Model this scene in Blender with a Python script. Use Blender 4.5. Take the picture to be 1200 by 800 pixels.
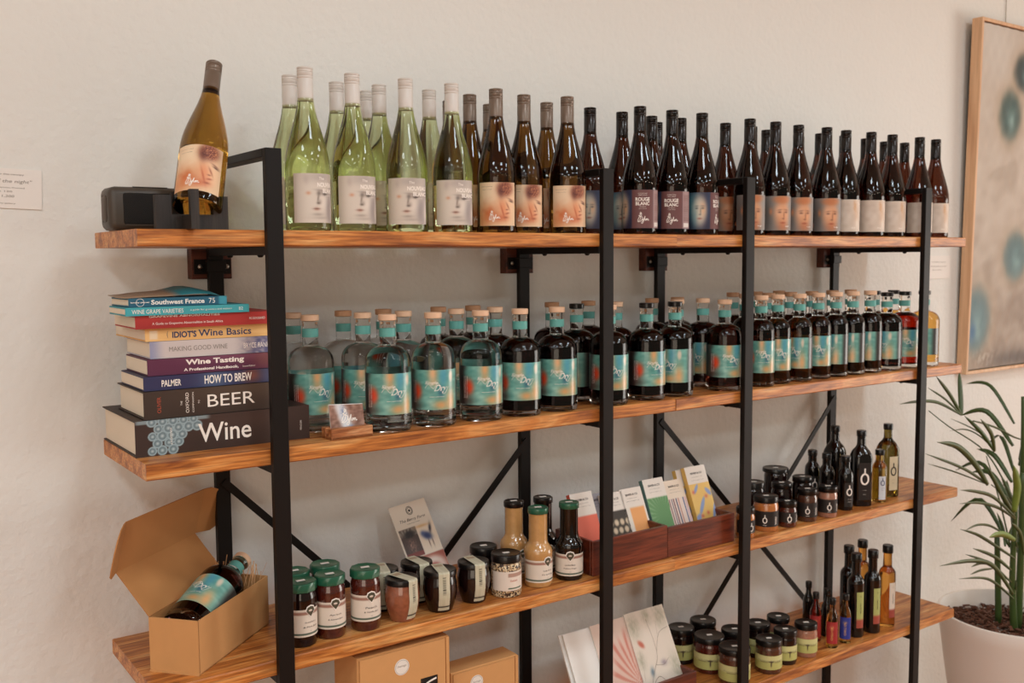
import bpy, bmesh, math, random
import numpy as np
from mathutils import Vector, Matrix

for o in list(bpy.data.objects): bpy.data.objects.remove(o)
S = bpy.context.scene
COL = S.collection
PI = math.pi
rnd = random.Random(7)

# ---------------------------------------------------------------- camera
CX, CY, CZ = -0.44367, -1.68404, 1.57632
F = Vector((0.57753168, 0.81199744, -0.0843642))
R = Vector((0.81451846, -0.58009079, -0.00737308))
U = Vector((0.05492582, 0.06445801, 0.99640771))
cam = bpy.data.cameras.new('camera'); cam_o = bpy.data.objects.new('camera', cam); COL.objects.link(cam_o)
cam.sensor_width = 36; cam.lens = 34.6776; cam.clip_start = .02
cam_o.matrix_world = Matrix(((R.x, U.x, -F.x, CX), (R.y, U.y, -F.y, CY), (R.z, U.z, -F.z, CZ), (0, 0, 0, 1)))
cam.dof.use_dof = True; cam.dof.focus_distance = 1.85; cam.dof.aperture_fstop = 7
S.camera = cam_o
# ---------------------------------------------------------------- world, light, exposure
W = bpy.data.worlds.new('world'); S.world = W; W.use_nodes = True
W.node_tree.nodes['Background'].inputs[0].default_value = (1.0, .82, .62, 1)
W.node_tree.nodes['Background'].inputs[1].default_value = .22
def area(name, loc, target, sx, sy, power, col):
    l = bpy.data.lights.new(name, 'AREA'); l.shape = 'RECTANGLE'; l.size = sx; l.size_y = sy; l.energy = power; l.color = col
    o = bpy.data.objects.new(name, l); COL.objects.link(o); o.location = loc
    o.rotation_euler = (Vector(target) - Vector(loc)).to_track_quat('-Z', 'Y').to_euler()
    return o
for i_ in range(4):
    for j_ in range(3):
        area('ceiling_panel', (-3.2 + 1.9 * i_, -1.5 - 1.2 * j_, 3.05), (-3.2 + 1.9 * i_, -1.5 - 1.2 * j_, 0), .45, .45, 13.5, (.80, .93, 1.0))
for i_ in range(9):
    l_ = bpy.data.lights.new('pendant_bulb', 'POINT'); l_.energy = 1.5; l_.shadow_soft_size = .03; l_.color = (1, .86, .68)
    o_ = bpy.data.objects.new('pendant_bulb', l_); COL.objects.link(o_); o_.location = (-1.6 + .8 * i_, -2.7 - .35 * (i_ % 2), 2.35)
area('window_light_right', (6.4, -2.6, 1.1), (2.3, .3, .7), 2.4, 2.2, 88, (1.0, .95, .88))
area('window_light_front', (-3.9, -5.3, 1.6), (.2, .3, 1.0), 3.4, 2.4, 62, (1.0, .84, .67))
S.view_settings.view_transform = 'Standard'; S.view_settings.look = 'None'
S.view_settings.exposure = 0.12; S.view_settings.gamma = 1; S.view_settings.use_curve_mapping = False

# ---------------------------------------------------------------- helpers
def lin(c):
    c = np.asarray(c, float); return np.where(c <= .04045, c / 12.92, ((c + .055) / 1.055) ** 2.4)
def hx(s): return tuple(lin([int(s[i:i + 2], 16) / 255 for i in (0, 2, 4)]))
def mat(name, col, rough=.5, metal=0, trans=0, ior=1.45, coat=0, spec=.5, bump=None, var=None):
    """principled material; bump=(scale,strength,dist), var=(scale,amount) adds procedural relief and tone"""
    m = bpy.data.materials.new(name); m.use_nodes = True; nt = m.node_tree; b = nt.nodes['Principled BSDF']
    c = hx(col) if isinstance(col, str) else col
    b.inputs['Base Color'].default_value = (*c, 1); b.inputs['Roughness'].default_value = rough
    b.inputs['Metallic'].default_value = metal; b.inputs['Transmission Weight'].default_value = trans
    b.inputs['IOR'].default_value = ior; b.inputs['Coat Weight'].default_value = coat; b.inputs['Coat Roughness'].default_value = .04
    b.inputs['Specular IOR Level'].default_value = spec
    tc = nt.nodes.new('ShaderNodeTexCoord')
    if var:
        n = nt.nodes.new('ShaderNodeTexNoise'); n.inputs['Scale'].default_value = var[0]; n.inputs['Detail'].default_value = 4
        nt.links.new(tc.outputs['Object'], n.inputs['Vector'])
        mx = nt.nodes.new('ShaderNodeMix'); mx.data_type = 'RGBA'
        mx.inputs[6].default_value = (*[v * (1 - var[1]) for v in c], 1); mx.inputs[7].default_value = (*[min(1, v * (1 + var[1])) for v in c], 1)
        nt.links.new(n.outputs['Fac'], mx.inputs[0]); nt.links.new(mx.outputs[2], b.inputs['Base Color'])
    if bump:
        n = nt.nodes.new('ShaderNodeTexNoise'); n.inputs['Scale'].default_value = bump[0]; n.inputs['Detail'].default_value = 5
        nt.links.new(tc.outputs['Object'], n.inputs['Vector'])
        bp = nt.nodes.new('ShaderNodeBump'); bp.inputs['Strength'].default_value = bump[1]; bp.inputs['Distance'].default_value = bump[2]
        nt.links.new(n.outputs['Fac'], bp.inputs['Height']); nt.links.new(bp.outputs[0], b.inputs['Normal'])
    return m
def wood(name, c0, c1, c2, scale=1.0, rough=.5, axis=0, coat=0):
    m = bpy.data.materials.new(name); m.use_nodes = True; nt = m.node_tree; b = nt.nodes['Principled BSDF']; N = nt.nodes.new; L = nt.links.new
    tc = N('ShaderNodeTexCoord'); mp = N('ShaderNodeMapping'); L(tc.outputs['Object'], mp.inputs[0])
    s = [9, 9, 9]; s[axis] = 1.1; mp.inputs['Scale'].default_value = [v * scale for v in s]
    n1 = N('ShaderNodeTexNoise'); n1.inputs['Scale'].default_value = 2.2; n1.inputs['Detail'].default_value = 7; n1.inputs['Distortion'].default_value = 1.1
    L(mp.outputs[0], n1.inputs['Vector'])
    mp2 = N('ShaderNodeMapping'); L(tc.outputs['Object'], mp2.inputs[0]); s = [140, 140, 140]; s[axis] = 7; mp2.inputs['Scale'].default_value = [v * scale for v in s]
    n2 = N('ShaderNodeTexNoise'); n2.inputs['Scale'].default_value = 1; n2.inputs['Detail'].default_value = 3; L(mp2.outputs[0], n2.inputs['Vector'])
    v = N('ShaderNodeTexVoronoi'); v.inputs['Scale'].default_value = 4.5 * scale; L(tc.outputs['Object'], v.inputs['Vector'])
    kr = N('ShaderNodeValToRGB'); kr.color_ramp.elements[0].position = .03; kr.color_ramp.elements[1].position = .13
    kr.color_ramp.elements[0].color = (.35, .35, .35, 1); kr.color_ramp.elements[1].color = (1, 1, 1, 1); L(v.outputs['Distance'], kr.inputs[0])
    cr = N('ShaderNodeValToRGB'); e = cr.color_ramp.elements; e[0].position = .3; e[0].color = (*hx(c0), 1); e[1].position = .72; e[1].color = (*hx(c2), 1)
    k = e.new(.5); k.color = (*hx(c1), 1); L(n1.outputs['Fac'], cr.inputs[0])
    m1 = N('ShaderNodeMix'); m1.data_type = 'RGBA'; m1.blend_type = 'MULTIPLY'; m1.inputs[0].default_value = .7 if name != 'frame_oak' else .25
    L(cr.outputs[0], m1.inputs[6]); r2 = N('ShaderNodeValToRGB'); r2.color_ramp.elements[0].position = .35; r2.color_ramp.elements[1].position = .6
    r2.color_ramp.elements[0].color = (.36, .28, .22, 1); L(n2.outputs['Fac'], r2.inputs[0]); L(r2.outputs[0], m1.inputs[7])
    m2 = N('ShaderNodeMix'); m2.data_type = 'RGBA'; m2.blend_type = 'MULTIPLY'; m2.inputs[0].default_value = .7
    L(m1.outputs[2], m2.inputs[6]); L(kr.outputs[0], m2.inputs[7]); L(m2.outputs[2], b.inputs['Base Color'])
    b.inputs['Roughness'].default_value = rough; b.inputs['Coat Weight'].default_value = coat
    bp = N('ShaderNodeBump'); bp.inputs['Strength'].default_value = .25; bp.inputs['Distance'].default_value = .001; L(n2.outputs['Fac'], bp.inputs['Height']); L(bp.outputs[0], b.inputs['Normal'])
    return m
def printed(name, rough=.5, coat=0):
    m = bpy.data.materials.new(name); m.use_nodes = True; nt = m.node_tree; b = nt.nodes['Principled BSDF']
    a = nt.nodes.new('ShaderNodeAttribute'); a.attribute_name = 'Col'; nt.links.new(a.outputs['Color'], b.inputs['Base Color'])
    b.inputs['Roughness'].default_value = rough; b.inputs['Coat Weight'].default_value = coat
    return m
def mesh(name, verts, faces, m, smooth=True, angle=None):
    me = bpy.data.meshes.new(name); me.from_pydata([tuple(v) for v in verts], [], faces); me.materials.append(m)
    if smooth: me.polygons.foreach_set('use_smooth', [True] * len(me.polygons))
    if smooth and angle: me.set_sharp_from_angle(angle=math.radians(angle))
    me.update(); return me
def ob(name, me, parent=None, loc=(0, 0, 0), rot=(0, 0, 0)):
    o = bpy.data.objects.new(name, me); COL.objects.link(o); o.location = loc; o.rotation_euler = rot
    if parent: o.parent = parent
    return o
def thing(name, label, cat, loc=(0, 0, 0), rz=0, group=None, me=None):
    o = ob(name, me, None, loc, (0, 0, rz)); o['label'] = label; o['category'] = cat
    if group: o['group'] = group
    return o
class MB:
    def __init__(s): s.v = []; s.f = []
    def add(s, v, f):
        n = len(s.v); s.v += [tuple(q) for q in v]; s.f += [tuple(i + n for i in q) for q in f]; return s
    def box(s, x0, x1, y0, y1, z0, z1):
        return s.add([(x, y, z) for x in (x0, x1) for y in (y0, y1) for z in (z0, z1)],
                     [(0, 1, 3, 2), (4, 6, 7, 5), (0, 4, 5, 1), (2, 3, 7, 6), (0, 2, 6, 4), (1, 5, 7, 3)])
    def bbox(s, x0, x1, y0, y1, z0, z1, w=.002, seg=2):
        """bevelled box"""
        bm = bmesh.new(); bmesh.ops.create_cube(bm, size=1)
        for v in bm.verts: v.co = ((x0 + x1) / 2 + v.co.x * (x1 - x0), (y0 + y1) / 2 + v.co.y * (y1 - y0), (z0 + z1) / 2 + v.co.z * (z1 - z0))
        bmesh.ops.bevel(bm, geom=bm.edges[:], offset=w, segments=seg, affect='EDGES', profile=.5)
        bm.verts.index_update(); s.add([v.co[:] for v in bm.verts], [[v.index for v in f.verts] for f in bm.faces]); bm.free(); return s
    def bar(s, a, b, w, d, up=(0, 0, 1)):
        a = Vector(a); b = Vector(b); t = (b - a).normalized(); x = t.cross(Vector(up)).normalized(); y = x.cross(t)
        c = [(-w, -d), (w, -d), (w, d), (-w, d)]
        return s.add([p + x * (i / 2) + y * (j / 2) for p in (a, b) for i, j in c],
                     [(3, 2, 1, 0), (4, 5, 6, 7)] + [(k, (k + 1) % 4, 4 + (k + 1) % 4, 4 + k) for k in range(4)])
    def lathe(s, prof, n=32, c=(0, 0, 0)):
        """prof: (r, z) or (r, z, p) with p the superellipse power of the section"""
        rows = []
        for q in prof:
            r, z = q[0], q[1]; p = q[2] if len(q) > 2 else 2
            if r < 1e-6: s.v.append((c[0], c[1], c[2] + z)); rows.append([len(s.v) - 1]); continue
            row = []
            for i in range(n):
                a = 2 * PI * (i + .5) / n; ca, sa = math.cos(a), math.sin(a)
                k = 1 if p == 2 else 1 / (abs(ca) ** p + abs(sa) ** p) ** (1 / p)
                s.v.append((c[0] + r * k * ca, c[1] + r * k * sa, c[2] + z)); row.append(len(s.v) - 1)
            rows.append(row)
        for a, b in zip(rows, rows[1:]):
            for i in range(n):
                j = (i + 1) % n
                if len(a) == 1 and len(b) == 1: continue
                if len(a) == 1: s.f.append((a[0], b[j], b[i]))
                elif len(b) == 1: s.f.append((a[i], a[j], b[0]))
                else: s.f.append((a[i], a[j], b[j], b[i]))
        return s
    def build(s, name, m, smooth=False, angle=35): return mesh(name, s.v, s.f, m, smooth or True, angle)
def boxm(name, dims, m, w=.001): return MB().bbox(*dims, w).build(name, m)
def lathem(name, prof, m, n=32, angle=40): return MB().lathe(prof, n).build(name, m, angle=angle)

_fc = {}
def glyphs(body, bold=0.0, space=1.0):
    k = (body, bold, space)
    if k in _fc: return _fc[k]
    cu = bpy.data.curves.new('lettering', 'FONT'); cu.body = body; cu.size = 1; cu.offset = bold; cu.space_character = space; cu.resolution_u = 3
    cu.align_x = 'CENTER'; cu.align_y = 'CENTER'
    o = bpy.data.objects.new('lettering', cu); COL.objects.link(o)
    me = bpy.data.meshes.new_from_object(o)
    bm = bmesh.new(); bm.from_mesh(me)
    bmesh.ops.triangulate(bm, faces=bm.faces[:])
    v = np.array([q.co[:2] for q in bm.verts]).reshape(-1, 2); f = [[q.index for q in p.verts] for p in bm.faces]; bm.free()
    bpy.data.objects.remove(o); bpy.data.curves.remove(cu); bpy.data.meshes.remove(me)
    if len(v):
        lo, hi = v.min(0), v.max(0); v = (v - (lo + hi) / 2) / (hi[1] - lo[1])
    _fc[k] = (v, f); return v, f
def put_text(mb, body, cx, cy, h, wmax=None, shear=0, bold=0.0, rot=0, fn=None, width=None):
    """lay a word of cap height h centred at (cx,cy) of a 2D sheet; fn maps (x,y)->3D"""
    v, f = glyphs(body, bold)
    if not len(v): return
    v = v * h
    w = v[:, 0].max() - v[:, 0].min()
    if width: v = v * np.array([width / w, 1])
    elif wmax and w > wmax: v = v * np.array([wmax / w, 1])
    v = np.column_stack([v[:, 0] + shear * v[:, 1], v[:, 1]])
    c, s_ = math.cos(rot), math.sin(rot)
    v = np.column_stack([v[:, 0] * c - v[:, 1] * s_, v[:, 0] * s_ + v[:, 1] * c])
    mb.add([fn(cx + x, cy + y) for x, y in v], f)
def stroke(mb, pts, w, fn, n=6):
    """ribbon along a smooth 2D path"""
    P = [np.array(p, float) for p in pts]; Q = []
    for i in range(len(P) - 1):
        a = P[max(i - 1, 0)]; b = P[i]; c = P[i + 1]; d = P[min(i + 2, len(P) - 1)]
        for k in range(n):
            t = k / n; Q.append(.5 * ((2 * b) + (-a + c) * t + (2 * a - 5 * b + 4 * c - d) * t * t + (-a + 3 * b - 3 * c + d) * t ** 3))
    Q.append(P[-1]); V = []
    for i, q in enumerate(Q):
        t = Q[min(i + 1, len(Q) - 1)] - Q[max(i - 1, 0)]; t = t / (np.hypot(*t) + 1e-9); nn = np.array([-t[1], t[0]]) * w / 2
        V += [fn(*(q - nn)), fn(*(q + nn))]
    mb.add(V, [(2 * i, 2 * i + 2, 2 * i + 3, 2 * i + 1) for i in range(len(Q) - 1)])
def wrapfn(r, zc=0, eps=.0004): return lambda x, y: ((r + eps) * math.sin(x / r), -(r + eps) * math.cos(x / r), zc + y)
def flatfn(o, ex, ey, eps=.0003):
    o, ex, ey = Vector(o), Vector(ex), Vector(ey); n = ex.cross(ey).normalized() * eps
    return lambda x, y: tuple(o + ex * x + ey * y + n)
def color(me, C):
    a = me.color_attributes.new('Col', 'FLOAT_COLOR', 'POINT'); n = len(me.vertices)
    C = np.clip(C, 0, 1); L = np.ones((n, 4)); L[:, :3] = lin(C); a.data.foreach_set('color', L.ravel())
def grid(name, nu, nv, fn, paint, m, smooth=True):
    """printed sheet; fn(u,v)->xyz, paint(u,v arrays)->rgb"""
    u, v = np.meshgrid(np.linspace(0, 1, nu), np.linspace(0, 1, nv)); u = u.ravel(); v = v.ravel()
    V = [fn(a, b) for a, b in zip(u, v)]
    Fc = [(j * nu + i, j * nu + i + 1, (j + 1) * nu + i + 1, (j + 1) * nu + i) for j in range(nv - 1) for i in range(nu - 1)]
    me = mesh(name, V, Fc, m, smooth); color(me, paint(u, v)); return me
def wrap_label(name, r, z0, z1, half, paint, m, nu=56, nv=48, eps=.0003):
    h = math.radians(half)
    return grid(name, nu, nv, lambda u, v: ((r + eps) * math.sin((2 * u - 1) * h), -(r + eps) * math.cos((2 * u - 1) * h), z0 + v * (z1 - z0)), paint, m)
# painting vocabulary (arrays u right, v up)
def A(c): return np.array([int(c[i:i + 2], 16) / 255 for i in (0, 2, 4)])
def fillc(u, c): return np.tile(A(c), (len(u), 1))
def mix(C, c, w): w = np.clip(w, 0, 1)[:, None]; return C * (1 - w) + (A(c) if isinstance(c, str) else c) * w
def blob(u, v, cu, cv, su, sv, rot=0, p=2):
    x, y = u - cu, v - cv; c, s = math.cos(rot), math.sin(rot); X = (x * c + y * s) / su; Y = (-x * s + y * c) / sv
    return np.exp(-((X * X + Y * Y) ** (p / 2)))
def noise(u, v, f, seed=0):
    r = np.random.RandomState(seed); t = np.zeros_like(u); amp = 0
    for k in range(14):
        a = r.uniform(0, 2 * PI); q = f * r.uniform(.6, 1.9); t += np.sin((u * math.cos(a) + v * math.sin(a)) * q * 2 * PI + r.uniform(0, 6.28) + 1.5 * np.sin(q * 3 * (u * math.sin(a) - v))); amp += 1
    return .5 + .5 * t / (amp ** .5 * 1.4)
def step(x, a, b): t = np.clip((x - a) / (b - a), 0, 1); return t * t * (3 - 2 * t)
def rectm(u, v, u0, u1, v0, v1, e=.01): return step(u, u0 - e, u0 + e) * (1 - step(u, u1 - e, u1 + e)) * step(v, v0 - e, v0 + e) * (1 - step(v, v1 - e, v1 + e))
def face(C, u, v, cx, cy, w, h, dark, mouth, k=1.0, side=1):
    """soft painted portrait features around (cx,cy)"""
    for s in (-1, 1):
        C = mix(C, dark, .85 * k * blob(u, v, cx + s * w * .42, cy + h * .14, w * .2, h * .045)); C = mix(C, dark, .5 * k * blob(u, v, cx + s * w * .42, cy + h * .26, w * .27, h * .04, -s * .12))
    C = mix(C, dark, .45 * k * blob(u, v, cx + side * w * .12, cy - h * .02, w * .09, h * .2)); C = mix(C, dark, .6 * k * blob(u, v, cx + side * w * .03, cy - h * .2, w * .16, h * .04))
    C = mix(C, mouth, .9 * k * blob(u, v, cx, cy - h * .42, w * .3, h * .05)); C = mix(C, dark, .5 * k * blob(u, v, cx, cy - h * .42, w * .3, h * .014))
    return C

# ---------------------------------------------------------------- materials
M = dict(
    wall=mat('plaster', 'E3E2DC', .9, bump=(60, .5, .005), var=(1.3, .035)), ceil=mat('ceiling_paint', 'EDE8E1', .9),
    floor=wood('floor_boards', 'A05824', 'BA6A2C', 'CE843C', .3, .45), steel=mat('black_steel', '130E0B', .5, .0, spec=.3, bump=(300, .05, .0005)),
    steel2=mat('bolt_steel', 'B9B4AC', .35, .9), block=wood('dark_block_wood', '3A1A10', '5A2A1A', '6E3824', 2, .6, 0),
    shelf=wood('mango_wood', '8E4C1E', 'CB7F3A', 'E4AC6A', 1.9, .45, 0, .08), edge=wood('cardholder_wood', '7A4422', 'B06C3C', 'D8A676', 3, .5, 0),
    dark=wood('black_stained_wood', '1C1713', '2C2520', '3A312A', 2, .5, 2), red=wood('jarrah_wood', '4A1C10', '6A2C1A', '7E3A22', 2, .35, 0, .25),
    oak=wood('frame_oak', 'D0A078', 'E2B890', 'EBC8A4', .6, .55, 2), pr=printed('printed_paper', .55), prg=printed('printed_gloss', .3, .3),
    capw=mat('cap_silver_white', 'CFC8C0', .42, .05), capb=mat('cap_bronze', '77675A', .36, .35), capk=mat('cap_black', '2A2624', .22, .6),
    g_green=mat('glass_green', (.80, .86, .50), .0, trans=1, ior=1.36), g_amber=mat('glass_amber', (.36, .17, .025), 0, trans=1, ior=1.38),
    g_amber2=mat('glass_deep_amber', (.20, .085, .014), 0, trans=1, ior=1.4), g_red=mat('glass_dark_red', (.075, .016, .006), 0, trans=1, ior=1.42), g_clear=mat('glass_clear', (.97, .97, .95), 0, trans=1, ior=1.33),
    g_neck=mat('glass_neck', (.96, .97, .95), 0, trans=1, ior=1.25), g_dark=mat('dark_spirit', (.035, .012, .012), 0, trans=1, ior=1.42), g_brown=mat('brown_spirit', (.42, .13, .035), 0, trans=1, ior=1.38),
    g_redb=mat('red_brown_spirit', (.16, .035, .02), 0, trans=1, ior=1.4), g_rose=mat('red_spirit', (.45, .03, .02), 0, trans=1, ior=1.4), g_gold=mat('gold_spirit', (.9, .5, .12), 0, trans=1, ior=1.36),
    g_oil=mat('oil_amber', (.75, .36, .08), 0, trans=1, ior=1.38), g_yel=mat('oil_yellow', (.9, .66, .22), 0, trans=1, ior=1.38), g_olive=mat('olive_glass', (.17, .13, .03), 0, trans=1, ior=1.4),
    cork=mat('pale_wood_stopper', 'DDB695', .6, var=(90, .08)), corkd=mat('shaded_wood_stopper', 'C0906A', .6, var=(90, .08)), teal=mat('teal_paper', '5FA39A', .5, var=(60, .12)),  # corkd: same stopper wood, with the rear rows' shade put into its colour
    white=mat('white_ink', 'EFE6DC', .6), ink=mat('black_ink', '231C1A', .6), inkr=mat('red_ink', 'B4523A', .6), navy=mat('navy_ink', '24345A', .6), yel=mat('pale_yellow_ink', 'E4B36A', .6),
    green=mat('green_lid', '1F5A41', .35, .1, coat=.5, bump=(120, .2, .001)), black=mat('black_lid', '0E0B0A', .3, coat=.25, spec=.35), rubber=mat('black_rubber', '14110F', .6),
    jam=mat('dark_red_preserve', '47180F', .18, coat=1, var=(120, .5)), jam2=mat('near_black_preserve', '150807', .12, coat=.5, spec=.4, var=(90, .5)), pickle=mat('pink_brown_preserve', '8A5038', .2, coat=1, var=(110, .4)),
    mustard=mat('mustard_sauce', 'BA8C56', .22, coat=1, var=(70, .22)), soy=mat('black_sauce', '0B0706', .06, coat=.3, spec=.5), dukkah=mat('dukkah_mix', 'A88A66', .5, coat=.4, bump=(300, .6, .002)),
    orange=mat('orange_relish', 'B06A35', .2, coat=1, var=(90, .4)), brown=mat('brown_relish', '4A2A1C', .2, coat=1, var=(130, .6)), pale=mat('pale_relish', '9A6A55', .2, coat=1, var=(130, .4)),
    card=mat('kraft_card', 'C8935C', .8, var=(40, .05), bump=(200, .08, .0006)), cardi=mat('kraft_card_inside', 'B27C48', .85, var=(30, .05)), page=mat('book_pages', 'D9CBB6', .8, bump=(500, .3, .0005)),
    pot=mat('white_planter', 'E3DAD0', .55), bark=mat('bark_chips', '5A3523', .8, var=(200, .5)), leaf=mat('palm_leaf', '3C4F24', .4, var=(40, .35)), leaf2=mat('palm_leaf_light', '6C8438', .4, var=(40, .25)), stem=mat('palm_stem', '5A4E2C', .6, var=(60, .3)),
    straw=mat('straw', 'D2A070', .8), sticker=mat('white_sticker', 'E3DCD2', .5), paper=mat('white_paper', 'E9E4DD', .7), grille=mat('speaker_grille', '15120F', .8, bump=(900, .9, .002)), spk=mat('speaker_body', '40382F', .45), spk2=mat('speaker_radiator', '4B4036', .5),
    gold=mat('gold_wire', '8A7A66', .4, .8), labelk=mat('black_label', '191412', .5), leafw=mat('grey_line', '8A8178', .6))

def speckle(m, scale, c0, c1, c2):
    nt = m.node_tree; b = nt.nodes['Principled BSDF']; tc = nt.nodes.new('ShaderNodeTexCoord'); v = nt.nodes.new('ShaderNodeTexVoronoi'); v.inputs['Scale'].default_value = scale
    nt.links.new(tc.outputs['Object'], v.inputs['Vector']); r = nt.nodes.new('ShaderNodeValToRGB'); r.color_ramp.interpolation = 'CONSTANT'; e = r.color_ramp.elements
    e[0].color = (*hx(c0), 1); e[1].position = .62; e[1].color = (*hx(c2), 1); k = e.new(.34); k.color = (*hx(c1), 1); sp = nt.nodes.new('ShaderNodeSeparateColor')
    nt.links.new(v.outputs['Color'], sp.inputs[0]); nt.links.new(sp.outputs[0], r.inputs[0]); nt.links.new(r.outputs[0], b.inputs['Base Color'])
speckle(M['dukkah'], 330, '3A2A20', 'A58662', 'D8C29C')
# ---------------------------------------------------------------- room
WY = .345
def struct(name, me): o = ob(name, me); o['kind'] = 'structure'; return o
struct('floor', MB().box(-6, 7, -5.5, WY, -.20, -.15).build('floor', M['floor']))
struct('wall_back', MB().box(-6, 7, WY, WY + .1, -.15, 3.1).build('wall_back', M['wall']))
struct('wall_left', MB().box(-6.1, -6, -5.5, WY + .1, -.15, 3.1).build('wall_left', M['wall']))
struct('wall_right', MB().box(7, 7.1, -5.5, WY + .1, -.15, 3.1).build('wall_right', M['wall']))
struct('ceiling', MB().box(-6.1, 7.1, -5.5, WY + .1, 3.1, 3.2).build('ceiling', M['ceil']))

# ---------------------------------------------------------------- shelving
T = .02882; SEAM = 1.2355; D = .2917; LEN = 2.478
ZB = {1: 1.6, 2: 1.20686, 3: .81416, 4: .42203}; ZT = {k: v + T for k, v in ZB.items()}
PX = [.2177, .9941, 1.4617, 2.2355]; PW = .0303; PD = .0151; RY = .3013; ZTOP = 1.7719
def shelving(x0, x1, posts, label, seed):
    t = thing('shelving_unit', label, 'shelf', ((x0 + x1) / 2, 0, 0), group=None); cx = (x0 + x1) / 2
    for p in posts:
        for nm, y0, y1 in (('front_post', -PD, 0), ('rear_post', RY, RY + PD)):
            ob(nm, MB().bbox(p - cx, p + PW - cx, y0, y1, -.15, ZTOP, .0012, 1).build(nm, M['steel']), t)
        ob('top_rail', MB().bbox(p - cx, p + PW - cx, 0, RY, ZTOP - .0151, ZTOP, .001, 1).build('top_rail', M['steel']), t)
        for k, z in ZB.items():
            b = ob('support_bar', MB().bbox(p - cx, p + PW - cx, 0, RY, z - .0151, z, .001, 1).build('support_bar', M['steel']), t)
            bo = MB()
            for yy in (.06, .22): bo.lathe([(0, -.0045), (.004, -.004), (.006, -.001), (.006, 0)], 10, (p + PW / 2 - cx, yy, z - .0151))
            ob('bolt', bo.build('bolt', M['steel2'] if 0 else M['steel']), b)
        k = ob('wall_block', MB().bbox(p - .030 - cx, p + PW + .022 - cx, RY + PD, WY, 1.538, 1.6, .001, 1).build('wall_block', M['block']), t)
        br = MB().bbox(p - .026 - cx, p + PW + .02 - cx, RY + PD - .001, RY + PD + .004, 1.548, 1.578, .0006, 1).bbox(p - .004 - cx, p + PW + .004 - cx, RY - .005, RY + PD, 1.552, 1.576, .001, 1)
        ob('bracket', br.build('bracket', M['steel']), k)
        for sx in (-.014, PW + .011):
            s_ = MB().lathe([(0, 0), (.0045, 0), (.005, .002), (.003, .0045), (0, .005)], 12); v = [(p + sx - cx + a, RY + PD - .001 - c, 1.563 + b) for a, b, c in s_.v]
            ob('screw', mesh('screw', v, s_.f, M['steel2']), k)
    a, b = posts[0] + PW / 2 - cx, posts[1] + PW / 2 - cx; yb = RY - .004
    z1, z2 = 1.14, .42
    ob('cross_brace', MB().bar((a, yb + .003, z1 - .02), (b, yb + .003, z2 - .08), .016, .004, (0, 1, 0)).build('cross_brace', M['steel']), t)
    ob('cross_brace', MB().bar((b, yb - .002, z1 - .02), (a, yb - .002, z2 - .08), .016, .004, (0, 1, 0)).build('cross_brace', M['steel']), t)
    r = random.Random(seed)
    for k, z in ZB.items():
        # each board: a slightly wavy-edged slab of two glued staves
        n = 26; mb = MB(); V = []
        fr = [r.uniform(-.0008, .0008) for _ in range(n)]; 
        e0, e1 = x0 - cx, x1 - cx; g = .0006
        e0 += g if x0 > 0 else 0; e1 -= g if x0 == 0 else 0
        cor = .0022
        for i in range(n):
            x = e0 + (e1 - e0) * i / (n - 1); w = fr[i]
            V += [(x, w + cor, z), (x, w, z + cor), (x, w, z + T - cor), (x, w + cor, z + T), (x, D - cor, z + T), (x, D, z + T - cor), (x, D, z + cor), (x, D - cor, z)]
        Fc = [tuple(8 * i + j for j in range(8)) for i in (0,)][0:1] + [tuple(8 * (n - 1) + j for j in range(7, -1, -1))]
        Fc = [tuple(range(8)), tuple(8 * (n - 1) + j for j in range(7, -1, -1))]
        for i in range(n - 1):
            for j in range(8): Fc.append((8 * i + j, 8 * i + 8 + j, 8 * i + 8 + (j + 1) % 8, 8 * i + (j + 1) % 8))
        me = mesh('shelf_board', V, [tuple(reversed(q)) for q in Fc], M['shelf'], True, 30)
        ob('shelf_board', me, t)
    return t
shelving(0, SEAM, PX[:2], 'left bay of the black steel shelving with brown wooden boards, holding the books', 3)
shelving(SEAM, LEN, PX[2:], 'right bay of the black steel shelving, wooden boards ending beside the potted palm', 5)

# ---------------------------------------------------------------- wine bottles
def p_nouveau(u, v):
    C = fillc(u, 'C6B9AB'); C = mix(C, 'D6CABC', blob(u, v, .25, .5, .35, .9)); C = mix(C, '9C918E', .85 * step(u + .12 * np.sin(v * 5), .70, .98) * (.5 + .6 * noise(u, v, 2, 3))); C = mix(C, 'A2968F', .7 * blob(u, v, .62, .93, .3, .12)); C = mix(C, 'B5A79E', .6 * blob(u, v, .28, .88, .06, .1))
    C = mix(C, 'DDD1C4', .8 * blob(u, v, .66, .40, .13, .16)); C = mix(C, '8E8380', .75 * blob(u, v, .82, .26, .09, .26)); C = mix(C, 'D9CCC0', .85 * blob(u, v, .97, .22, .05, .28))
    C = mix(C, '6E625B', .8 * blob(u, v, .545, .60, .05, .05)); C = mix(C, '857870', .7 * blob(u, v, .62, .655, .14, .022, -.1)); C = mix(C, '453A35', .95 * blob(u, v, .70, .58, .055, .022)); C = mix(C, '5C5049', .6 * blob(u, v, .69, .60, .09, .035))
    C = mix(C, '7A6D64', .75 * blob(u, v, .525, .50, .022, .09, -.15)); C = mix(C, '4A3F39', .85 * blob(u, v, .535, .40, .038, .022)); C = mix(C, '8A7A6F', .5 * blob(u, v, .56, .43, .05, .05)); C = mix(C, 'A8735F', .9 * blob(u, v, .49, .28, .065, .03)); C = mix(C, '54403A', .8 * blob(u, v, .49, .285, .07, .009))
    C = mix(C, 'C9845E', .65 * blob(u, v, .32, .60, .05, .035)); C = mix(C, '8F8278', .6 * blob(u, v, .52, .17, .12, .03)); return mix(C, '9A8D83', .5 * blob(u, v, .6, .1, .2, .03))
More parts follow.
